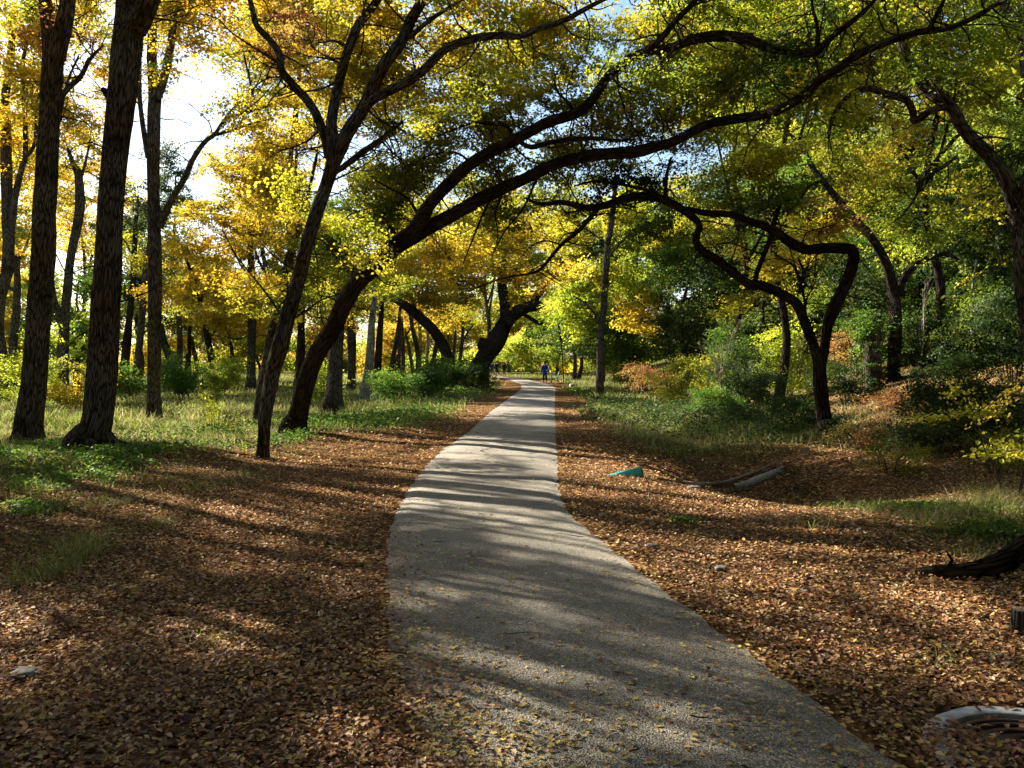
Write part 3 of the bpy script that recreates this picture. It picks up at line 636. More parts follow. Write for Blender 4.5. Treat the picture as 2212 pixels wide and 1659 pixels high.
# arching tree
ARCH = tree('great arching tree whose two long limbs span the whole path', [([(636, 932, 54), (645, 892, 47), (659, 831, 43), (684, 766, 42), (720, 708, 42), (741, 658, 43), (774, 608, 43), (798, 585, 43), (852, 533, 46), (895, 500, 44), (924, 447, 31), (967, 400, 29), (1014, 356, 28), (1054, 331, 27), (1104, 306, 27), (1151, 281, 26), (1187, 263, 26), (1248, 243, 25), (1284, 209, 23), (1313, 166, 22), (1356, 130, 21), (1392, 114, 22), (1446, 104, 20), (1482, 90, 22), (1506, 83, 24), (1560, 77, 25), (1614, 86, 24), (1668, 104, 22), (1722, 115, 20), (1762, 113, 19), (1784, 92, 15), (1812, 68, 14), (1848, 40, 12), (1877, 14, 10), (1915, -30, 7)], 19, 13)],
     [([(885, 515, 36), (924, 492, 33), (978, 464, 31), (1032, 434, 30), (1086, 407, 30), (1140, 383, 29), (1194, 356, 28), (1248, 342, 27), (1302, 333, 27), (1374, 328, 26), (1428, 313, 24), (1464, 302, 23), (1524, 270, 23), (1596, 256, 23), (1650, 248, 22), (1697, 230, 22), (1733, 209, 22), (1762, 178, 22), (1805, 151, 20), (1841, 126, 19), (1884, 104, 18), (1938, 83, 17), (1992, 68, 17), (2046, 61, 14), (2100, 40, 12), (2154, 8, 10), (2210, -20, 8), (2270, -60, 6)], 17.8, 11.5),
      ([(1392, 112, 17), (1428, 83, 15), (1457, 47, 14), (1493, 11, 13), (1530, -30, 10), (1580, -90, 6)], 15, 14.2), ([(2005, 66, 13), (2018, 40, 12), (2032, 15, 10), (2048, -20, 7)], 12.6, 12.2),
      ([(1108, 302, 9), (1097, 274, 8), (1068, 268, 7), (1014, 268, 6), (960, 288, 5), (895, 320, 3)], 16.8, 17.4), ([(1118, 304, 10), (1148, 318, 12), (1187, 308, 12), (1230, 301, 11), (1284, 299, 10), (1338, 304, 7), (1370, 300, 4)], 16, 15.4),
      ([(1243, 246, 9), (1228, 222, 8), (1206, 200, 6), (1198, 170, 4), (1214, 140, 3)], 16, 16.4), ([(902, 460, 9), (877, 425, 6), (834, 403, 5), (800, 380, 3)], 17.8, 18.2), ([(1018, 352, 7), (985, 330, 5), (930, 335, 4), (880, 360, 3)], 17.4, 18),
      ([(1320, 165, 7), (1345, 190, 5), (1380, 200, 4), (1410, 205, 2)], 15.6, 15), ([(1060, 428, 6), (1040, 470, 5), (1020, 520, 4), (1000, 570, 2)], 16.8, 17.2), ([(1085, 420, 6), (1070, 460, 5), (1075, 510, 3), (1062, 560, 2)], 16.6, 17),
      ([(1160, 385, 6), (1130, 450, 5), (1090, 500, 4), (1070, 540, 2)], 16.2, 16.8), ([(1470, 100, 6), (1462, 70, 5), (1440, 48, 4), (1424, 20, 2)], 14.2, 14.6), ([(870, 520, 10), (850, 500, 8), (842, 490, 7), (826, 480, 4)], 18, 18.4),
      ([(1762, 112, 9), (1766, 60, 8), (1756, 20, 7), (1750, -30, 5)], 13.2, 13.4), ([(1110, 318, 6), (1150, 350, 4), (1180, 352, 3)], 16.6, 16)],
     [(1010, 250, 130, 90, 17.0, 1.2, .07, 1.5, 'olive'), (900, 330, 120, 90, 18, 1.3, .07, 1.5, 'olive'), (1150, 190, 120, 70, 16.5, 1.2, .07, 1.2, 'olive'), (800, 420, 90, 80, 18.4, 1.3, .075, 1.3, 'olive'), (1050, 390, 110, 60, 17.8, 1.1, .07, 1.0, 'olive'),
      (1330, 240, 120, 70, 15.8, 1.1, .07, 1.3, 'olive'), (1420, 190, 120, 70, 15, 1.1, .07, 1.2, 'lime'), (1540, 30, 130, 60, 14, 1, .07, 1.1, 'lime'), (1430, 50, 90, 50, 14.4, 1, .07, .9, 'yel'), (1560, 170, 120, 70, 14.6, 1, .07, 1.2, 'olive'),
      (1680, 180, 100, 60, 14, 1, .07, 1.0, 'green'), (1470, 290, 110, 60, 15.2, 1, .07, 1.2, 'olive'), (1830, 60, 90, 60, 13, 1, .065, .6, 'olive'), (1960, 30, 120, 60, 12.6, 1.2, .065, 1.1, 'olive'), (2110, 110, 110, 70, 12.4, 1, .065, 1.0, 'lime'),
      (1120, 470, 90, 60, 17.5, 1, .07, .75, 'olive'), (1350, 400, 110, 60, 16, 1, .07, 1.0, 'dark'), (1230, 390, 90, 50, 16.8, 1, .07, .9, 'olive'), (1640, -90, 300, 90, 13.5, 2, .075, 1.0, 'olive'), (1260, -60, 250, 60, 14.5, 1.8, .075, .5, 'yel'),
      (860, 470, 60, 50, 18.6, .9, .07, 1.0, 'green'), (700, 640, 60, 60, 19.5, .9, .075, .6, 'olive'), (1750, 260, 80, 50, 14, 1, .07, .9, 'olive'),
      (1160, 110, 120, 60, 17.5, 1.2, .075, 1.6, 'olive'), (1010, 110, 100, 60, 17.5, 1.2, .075, 1.3, 'yel'), (1250, 130, 90, 50, 16.5, 1, .07, 1.0, 'olive'), (870, 250, 90, 60, 18.5, 1.2, .075, 1.2, 'olive'), (1450, 130, 90, 50, 16, 1, .07, 1.3, 'olive'), (1760, 160, 90, 60, 15, 1, .07, 1.1, 'olive'), (1340, 60, 110, 70, 17, 1.2, .075, .8, 'yel'), (1560, 110, 120, 70, 17, 1.2, .075, 1.2, 'olive'), (1700, 60, 100, 70, 16, 1.2, .075, .9, 'green'), (1280, 330, 120, 60, 17.5, 1.2, .075, 1.2, 'olive'),
      (1900, 170, 110, 70, 16, 1.2, .075, 1.2, 'olive'), (1620, 320, 120, 60, 17, 1.2, .075, 1.2, 'olive'), (950, 560, 90, 50, 20, 1.2, .08, 1.0, 'gold')], bark=BARK_OAK, flare=1.4, back=1.1)
# right dark tree with elbow limbs
tree('black leaning tree on the right with a sharp elbow and low limbs', [([(1783, 950, 42), (1780, 903, 34), (1772, 830, 32), (1769, 790, 28), (1758, 748, 23), (1740, 701, 24), (1722, 658, 25), (1690, 636, 23), (1650, 618, 24), (1618, 613, 22), (1589, 593, 21), (1553, 564, 20), (1516, 541, 19), (1503, 515, 17), (1511, 490, 16), (1500, 472, 18), (1457, 443, 20), (1410, 425, 21), (1356, 428, 20), (1302, 445, 17), (1266, 448, 15), (1212, 437, 12), (1169, 441, 9), (1136, 428, 5)], 18, 16.5)],
     [([(1772, 800, 24), (1782, 748, 22), (1790, 694, 28), (1808, 651, 31), (1826, 615, 28), (1839, 579, 26), (1845, 548, 26), (1832, 537, 25), (1800, 536, 24), (1770, 537, 23), (1740, 539, 23), (1704, 521, 22), (1675, 500, 20), (1632, 482, 18), (1578, 464, 17), (1524, 460, 16), (1480, 450, 12)], 18, 17.2),
      ([(1632, 611, 13), (1636, 586, 12), (1650, 550, 12), (1664, 514, 12), (1675, 471, 11), (1690, 430, 7)], 17.6, 17.4), ([(1742, 690, 6), (1735, 630, 6), (1726, 604, 6), (1715, 575, 6), (1682, 554, 4), (1665, 540, 3)], 18, 18.4),
      ([(1291, 452, 11), (1248, 500, 10), (1212, 529, 9), (1169, 580, 8), (1140, 592, 7), (1090, 600, 5), (1041, 617, 4), (1012, 630, 3)], 16.6, 17.5), ([(1440, 436, 10), (1400, 412, 9), (1340, 398, 7), (1284, 392, 6), (1240, 402, 4)], 16.8, 16.6),
      ([(1725, 560, 5), (1735, 590, 5), (1722, 640, 4)], 17.6, 17.8), ([(1437, 430, 10), (1440, 380, 8), (1450, 340, 6)], 16.9, 16.6), ([(1212, 529, 5), (1180, 520, 4), (1150, 530, 3), (1120, 560, 2)], 17, 17.2)],
     [(1540, 400, 130, 60, 17.0, 1.2, .07, 1.0, 'olive'), (1650, 440, 90, 40, 17, 1, .07, .9, 'green'), (1560, 520, 60, 40, 18.5, .8, .07, 1.2, 'yel'), (1700, 590, 60, 40, 18.5, .8, .07, .9, 'gold'), (1620, 660, 50, 40, 18, .8, .07, .6, 'olive'),
      (1250, 480, 80, 40, 17.4, .9, .065, .55, 'olive'), (1740, 480, 80, 45, 18, 1, .07, 1.1, 'yel'), (1400, 490, 80, 50, 17.5, 1, .07, .9, 'green'), (1130, 590, 90, 40, 17.8, .8, .065, .5, 'gold'), (1800, 470, 70, 40, 17.6, 1, .07, 1.0, 'rust')], bark=BARK_OAK, flare=.8, back=1.2)
# right edge big curving tree
tree('large curving tree at the right edge leaning back over the bank', [([(2262, 960, 54), (2250, 880, 48), (2236, 780, 44), (2222, 690, 42), (2212, 600, 40), (2204, 500, 38), (2190, 432, 36), (2168, 378, 34), (2136, 335, 31), (2082, 281, 29), (2057, 234, 27), (2010, 202, 26), (1978, 155, 24), (1956, 115, 21), (1936, 66, 18), (1910, 10, 15), (1880, -60, 10)], 15.5, 15)],
     [([(2055, 232, 20), (2028, 185, 17), (2006, 151, 15), (1996, 110, 12), (1990, 50, 8)], 15, 14.8), ([(2050, 228, 18), (2010, 240, 17), (1978, 262, 15), (1972, 240, 16), (1956, 215, 17), (1920, 205, 17), (1877, 191, 16), (1841, 202, 15), (1812, 230, 13), (1794, 268, 10), (1790, 300, 6)], 15.1, 15.6),
      ([(2066, 340, 8), (2028, 367, 8), (1992, 389, 7), (1978, 425, 6), (1956, 457, 5), (1930, 480, 3)], 15.2, 15.8), ([(2200, 440, 18), (2216, 380, 16), (2240, 300, 14), (2260, 200, 12)], 15.3, 15), ([(2104, 300, 8), (2140, 296, 6), (2180, 300, 4)], 15, 14.8)],
     [(2060, 200, 90, 70, 15.5, 1, .07, .9, 'olive'), (1950, 330, 90, 60, 16, 1, .07, .8, 'yel'), (2110, 420, 80, 60, 16, 1, .07, .8, 'olive'), (2150, 250, 70, 60, 15.6, 1, .07, .9, 'lime'), (1960, -80, 230, 70, 15, 1.8, .075, .9, 'olive'), (1860, 280, 60, 50, 15.6, .8, .07, .8, 'lime')], bark=BARK, flare=.7, back=.9)
tree('upper right trunk rising out of frame behind the curving tree', [([(2290, 900, 34), (2270, 700, 30), (2250, 480, 26), (2232, 300, 24), (2216, 150, 22), (2201, 60, 20), (2172, 15, 18), (2150, -40, 14)], 20, 20)], [],
     [(2180, 40, 90, 60, 20.5, 1.2, .08, .8, 'lime'), (2150, 170, 80, 60, 21, 1.2, .08, 1.0, 'yel')])
# mid right
tree('dark upright slim trunk standing alone right of the path', [([(1294, 855, 21), (1297, 787, 19), (1298, 723, 17), (1305, 659, 16), (1308, 595, 16), (1313, 531, 15), (1319, 490, 14), (1325, 440, 12), (1332, 380, 9)], 39, 40)],
     [([(1299, 700, 6), (1270, 660, 5), (1240, 640, 3)], 39, 39), ([(1312, 560, 6), (1345, 520, 5), (1375, 500, 3)], 39.5, 40)],
     [(1260, 590, 80, 50, 39, 2.5, .13, 1.7, 'yel'), (1240, 670, 60, 55, 38, 2.5, .13, 1.4, 'lime'), (1350, 620, 70, 60, 40, 2.5, .13, 1.2, 'lime'), (1390, 690, 60, 40, 38, 2, .12, 1.3, 'gold'), (1330, 480, 100, 50, 41, 3, .14, 1.4, 'olive'), (1230, 500, 70, 50, 40, 2.5, .14, 1.0, 'yel')], bark=BARK, back=3.2)
tree('black trunk on the bank with a bent top, behind the elbow tree', [([(1926, 850, 40), (1930, 802, 32), (1933, 740, 29), (1934, 694, 28), (1932, 640, 26), (1915, 570, 22), (1880, 510, 20), (1848, 475, 18), (1805, 425, 16), (1776, 389, 14), (1754, 360, 12), (1733, 317, 10), (1704, 288, 7)], 24, 23)],
     [([(1932, 650, 20), (1960, 590, 17), (2000, 560, 14), (2040, 548, 10), (2070, 560, 6)], 24, 23.5), ([(1775, 390, 9), (1745, 405, 8), (1725, 440, 6), (1728, 470, 4)], 23, 23.5)],
     [(1800, 350, 80, 60, 23.6, 1.5, .09, 1.0, 'olive'), (1880, 440, 90, 60, 25, 1.5, .09, 1.1, 'olive'), (2000, 520, 80, 50, 24, 1.5, .085, .9, 'lime'), (1860, 620, 60, 60, 25.5, 1.3, .085, 1.1, 'dark'), (1720, 370, 70, 50, 23.6, 1.5, .09, 1.0, 'green')], bark=BARK_OAK)
# gnarled oak and its partner beyond
tree('massive gnarled oak with a burled stub limb, left of the walker', [([(1022, 834, 72), (1031, 803, 46), (1047, 771, 42), (1068, 742, 45), (1084, 712, 40), (1093, 690, 34), (1090, 659, 25), (1086, 627, 24), (1084, 600, 20), (1088, 560, 14)], 50, 51)],
     [([(1092, 700, 34), (1112, 677, 32), (1134, 665, 29), (1152, 661, 28), (1164, 662, 27), (1170, 668, 18)], 50, 49), ([(1154, 664, 22), (1156, 646, 19), (1162, 634, 17), (1170, 629, 14), (1176, 618, 9)], 49.5, 49.2), ([(1130, 678, 9), (1156, 694, 9), (1172, 700, 8), (1186, 699, 5)], 49.6, 49.2),
      ([(1058, 760, 34), (1046, 748, 32), (1044, 738, 24)], 50, 49.6)],
     [(1040, 560, 90, 50, 52, 3, .14, 1.5, 'gold'), (1120, 570, 70, 40, 51, 3, .14, 1.3, 'olive'), (1140, 640, 40, 25, 51.5, 2, .13, .9, 'gold'), (1000, 620, 60, 45, 53, 2.5, .14, 1.3, 'gold'), (1075, 500, 110, 50, 52, 3, .15, 1.3, 'yel')], bark=BARK_OAK, flare=1.4)
tree('dark trunk arching to the left, partner of the gnarled oak', [([(968, 822, 42), (969, 800, 32), (965, 765, 29), (954, 742, 27), (942, 722, 26), (930, 706, 25), (906, 685, 23), (887, 669, 22), (860, 650, 18), (830, 640, 13), (800, 628, 8)], 51, 49)], [([(905, 685, 10), (890, 650, 8), (885, 610, 6)], 50, 51)],
     [(850, 600, 110, 50, 50, 3, .14, 1.5, 'olive'), (930, 620, 80, 45, 50, 3, .14, 1.5, 'gold'), (780, 640, 70, 40, 49, 3, .14, 1.3, 'olive'), (930, 560, 80, 40, 51, 3, .14, 1.2, 'yel')], bark=BARK_OAK, flare=1.2)
# ------------------------------------------------------------------ mid-distance trunks, measured
MID = [
 ('twin stemmed tree cut by the left edge, leaning inward', [([(4, 850, 34), (2, 760, 27), (-4, 700, 24), (2, 640, 24), (18, 560, 26), (14, 396, 25), (13, 300, 23), (11, 216, 20), (24, 110, 16), (30, 20, 10)], 34, 34)],
  [([(18, 560, 16), (32, 432, 15), (48, 360, 13), (54, 340, 12), (54, 252, 10), (49, 144, 9), (68, 47, 6), (80, -20, 4)], 34, 34), ([(54, 342, 9), (76, 306, 8), (79, 223, 6), (95, 180, 4)], 34, 34)],
  [(40, 180, 80, 110, 34, 2, .12, 1.0, 'gold'), (60, 60, 90, 80, 34, 2, .12, 1.1, 'yel'), (20, 380, 40, 50, 35, 1.5, .12, .5, 'gold'), (120, 140, 80, 70, 35, 2, .12, 1.1, 'gold'), (30, 280, 60, 60, 35, 2, .12, 1.0, 'gold'), (190, 60, 70, 60, 36, 2, .12, .8, 'yel'), (10, 500, 40, 50, 35, 1.5, .12, .8, 'gold')], BARK),
 ('crooked trunk between the two thick left trunks', [([(133, 850, 34), (134, 800, 28), (136, 745, 25), (140, 690, 21), (146, 620, 21), (152, 560, 19), (168, 480, 21), (173, 432, 21), (169, 378, 17), (158, 353, 12), (146, 320, 7)], 34, 34)],
  [([(137, 690, 15), (119, 658, 14), (110, 600, 13), (104, 540, 10), (110, 470, 7)], 34, 34), ([(170, 400, 8), (185, 350, 6), (195, 300, 4)], 34, 34)],
  [(180, 330, 70, 60, 35, 2, .11, .9, 'gold'), (190, 250, 70, 60, 35, 2, .11, 1.0, 'gold'), (160, 440, 40, 40, 35, 1.5, .11, .6, 'gold'), (150, 740, 50, 35, 35, 1.5, .1, .7, 'lime'), (130, 400, 70, 60, 36, 2, .11, .8, 'gold'), (230, 160, 60, 60, 35, 2, .11, .8, 'gold')], BARK),
 ('thin trunk leaning right behind the big left trunk', [([(286, 858, 20), (290, 830, 18), (299, 766, 17), (306, 694, 16), (310, 636, 15), (314, 580, 11), (322, 520, 7)], 45, 45)], [([(304, 700, 7), (318, 640, 5), (330, 600, 3)], 45, 45)],
  [(300, 560, 50, 40, 46, 2, .14, 1.0, 'olive')], BARK),
 ('dark trunk half hidden just right of the big left trunk', [([(266, 850, 24), (269, 800, 21), (275, 730, 19), (279, 694, 16), (288, 604, 13), (292, 504, 11), (298, 430, 7)], 48, 48)], [([(282, 650, 7), (300, 625, 6), (318, 612, 4)], 48, 48), ([(291, 560, 6), (275, 530, 5), (262, 510, 3)], 48, 48)],
  [(290, 450, 60, 60, 49, 3, .15, 1.2, 'juniper'), (280, 540, 50, 40, 49, 2.5, .15, 1.0, 'olive')], BARK_OAK),
 ('short dark trunk leaning hard left under golden leaves', [([(392, 850, 27), (385, 820, 23), (372, 785, 20), (364, 766, 19), (354, 737, 16), (348, 700, 10)], 41, 42)], [], [(350, 650, 50, 50, 43, 2, .13, .8, 'gold')], BARK_OAK),
 ('wavy black trunk among the golden leaves left of centre', [([(466, 850, 28), (461, 820, 22), (456, 770, 17), (445, 716, 13), (434, 658, 12), (428, 629, 10), (415, 590, 9), (400, 555, 6)], 45, 46)], [([(450, 740, 7), (470, 700, 6), (478, 660, 4)], 45, 45), ([(432, 650, 6), (452, 610, 5), (470, 570, 3)], 45, 45)],
  [(430, 560, 80, 50, 47, 3, .14, 1.5, 'gold'), (400, 640, 60, 50, 47, 2.5, .14, 1.5, 'yel'), (480, 620, 60, 50, 46, 2.5, .14, 1.4, 'gold')], BARK_OAK),
 ('slim black sapling beside the wavy trunk', [([(410, 850, 11), (409, 790, 9), (409, 723, 8), (414, 687, 7), (418, 640, 4)], 55, 55)], [], [(415, 620, 45, 35, 56, 2.5, .16, 1.3, 'yel')], BARK_OAK),
 ('straight trunk behind the golden leaves, left of the slanting tree', [([(541, 850, 26), (542, 800, 21), (544, 730, 20), (544, 622, 18), (541, 540, 15), (538, 470, 10)], 46, 46)], [([(543, 640, 8), (570, 600, 6), (590, 560, 4)], 46, 46)],
  [(500, 480, 90, 60, 46, 3, .14, 1.4, 'gold'), (560, 560, 80, 55, 45, 3, .14, 1.4, 'gold'), (500, 700, 70, 40, 44, 2.5, .13, 1.1, 'gold'), (580, 400, 70, 50, 46, 3, .14, 1.1, 'orange')], BARK),
 ('straight grey trunk seen between the slanting and arching trees', [([(643, 850, 22), (644, 820, 19), (648, 748, 17), (652, 680, 15), (655, 600, 10)], 45, 45)], [], [(660, 600, 60, 60, 46, 2.5, .14, 1.2, 'olive'), (700, 690, 50, 35, 46, 2, .13, .8, 'gold')], BARK),
 ('stout furrowed trunk behind the arching tree', [([(718, 890, 50), (721, 850, 41), (724, 802, 37), (727, 748, 33), (731, 680, 29), (735, 600, 20), (738, 530, 12)], 28.5, 29)], [([(731, 660, 14), (760, 610, 11), (790, 580, 7)], 29, 29)],
  [(720, 560, 80, 60, 30, 2, .10, 1.3, 'dark'), (780, 610, 70, 45, 30, 2, .10, 1.2, 'olive'), (680, 490, 70, 50, 30, 2, .10, 1.2, 'olive'), (960, 500, 100, 55, 28, 1.8, .095, 1.2, 'yel'), (1090, 530, 80, 50, 26.5, 1.6, .09, 1.0, 'gold'), (860, 420, 110, 50, 29, 1.8, .10, 1.0, 'olive'), (1180, 440, 90, 45, 26, 1.6, .09, 1.0, 'olive')], BARK),
 ('pale trunk marked with a light blotch, left of the path', [([(788, 862, 26), (791, 830, 20), (798, 780, 21), (801, 745, 20), (803, 700, 17), (807, 659, 14), (810, 610, 9)], 37, 37.5)], [], [(800, 600, 60, 40, 38, 2, .12, 1.3, 'olive')], BARK_PALE),
 ('dark twin trunk right behind the pale blotched trunk', [([(812, 838, 22), (815, 803, 19), (819, 739, 17), (822, 700, 14), (826, 650, 9)], 44, 44)], [], [(840, 620, 50, 35, 45, 2, .13, 1.3, 'olive')], BARK_OAK),
 ('leaning slender trunk in the row left of the oak', [([(838, 832, 13), (846, 790, 11), (856, 735, 10), (862, 690, 8), (868, 640, 5)], 58, 58)], [([(846, 800, 6), (862, 760, 5), (880, 720, 4), (898, 696, 3)], 57, 57)], [(870, 640, 45, 30, 59, 2.5, .17, 1.2, 'gold')], BARK),
 ('straight reddish trunk in the row left of the oak', [([(862, 826, 10), (862, 780, 9), (863, 740, 8), (864, 690, 5)], 66, 66)], [], [(865, 665, 40, 28, 67, 3, .18, 1.2, 'gold')], BARK),
 ('pair member trunk, straighter of two beside the reddish trunk', [([(872, 824, 11), (871, 780, 9), (870, 735, 9), (868, 680, 5)], 68, 68)], [], [(885, 660, 40, 25, 69, 3, .18, 1.2, 'yel')], BARK),
 ('thin trunk leaning left, middle of the distant row', [([(896, 822, 11), (889, 785, 9), (882, 745, 8), (874, 710, 5)], 72, 72)], [], [(880, 690, 35, 22, 73, 3, .19, 1.0, 'orange')], BARK),
 ('tall sunlit orange brown trunk in the distant row', [([(907, 820, 11), (906, 780, 9), (908, 730, 8), (904, 690, 6)], 74, 74)], [([(906, 760, 5), (898, 720, 4), (890, 700, 3)], 74, 74)], [(915, 675, 35, 25, 75, 3, .19, 1.1, 'gold')], BARK_PALE),
 ('short pale trunk between thin leaning distant trunks', [([(921, 820, 9), (922, 780, 8), (924, 740, 8), (925, 700, 5)], 78, 78)], [], [(930, 685, 30, 20, 79, 3, .2, 1.0, 'orange')], BARK_PALE),
 ('trunk leaning right just left of the arching partner', [([(927, 828, 13), (933, 795, 11), (942, 750, 10), (950, 715, 7)], 62, 62)], [], [(955, 690, 35, 25, 63, 2.5, .18, 1.0, 'gold')], BARK),
 ('thin upright trunk immediately left of the gnarled oak', [([(980, 818, 10), (979, 780, 8), (982, 735, 7), (986, 700, 4)], 70, 70)], [], [(985, 690, 35, 22, 71, 3, .18, 1.1, 'gold')], BARK),
 ('curved trunk touching the left side of the gnarled oak', [([(990, 820, 11), (994, 780, 9), (999, 730, 8), (1000, 690, 6)], 64, 64)], [([(998, 740, 5), (1012, 715, 4), (1024, 700, 3)], 64, 64)], [(1005, 680, 35, 22, 65, 3, .18, 1.1, 'olive')], BARK),
 ('trunk left of the stout furrowed one, partly hidden', [([(758, 846, 19), (758, 809, 16), (757, 760, 14), (755, 723, 13), (752, 670, 8)], 47, 47)], [], [(750, 650, 50, 35, 48, 2.5, .14, 1.0, 'gold')], BARK),
 ('small dark trunk under yellow leaves right of the walker', [([(1218, 815, 2.5), (1214, 760, 3), (1207, 700, 5), (1203, 670, 3)], 72, 72)], [], [(1195, 660, 45, 35, 72, 3, .18, 1.4, 'yel'), (1215, 740, 35, 35, 74, 3, .18, 1.3, 'green')], BARK_OAK),
 ('dark slim trunk in the thicket left of the elbow tree', [([(1655, 830, 13), (1652, 760, 11), (1648, 690, 9), (1650, 620, 6)], 33, 33)], [], [(1640, 700, 60, 55, 34, 2, .11, 1.4, 'dark'), (1600, 740, 60, 50, 33, 2, .11, 1.2, 'green')], BARK_OAK),
 ('black trunk on the bank between dark shrubs at right', [([(2010, 830, 20), (2012, 780, 16), (2010, 700, 14), (2014, 600, 12), (2024, 500, 8)], 27, 27)], [], [(2050, 560, 70, 60, 28, 2, .10, 1.2, 'green'), (2010, 660, 60, 50, 27, 2, .10, 1.1, 'dark'), (2120, 640, 70, 60, 27, 2, .10, 1.1, 'olive')], BARK_OAK),
 ('pale thin stem rising beyond the bank at far right', [([(2086, 800, 8), (2090, 750, 7), (2092, 700, 6), (2098, 640, 5), (2110, 560, 3)], 25, 25)], [([(2090, 740, 4), (2120, 715, 3), (2150, 712, 2)], 25, 25)], [(2090, 620, 50, 40, 26, 1.5, .09, .7, 'green')], BARK_PALE),
]
for lab, tr, lm, bl, bk in MID:
    tree(lab, tr, lm, bl, bk, twig_keep=.4, thick=1.5, sidetwigs=.25, group='tree trunks standing in the middle distance')

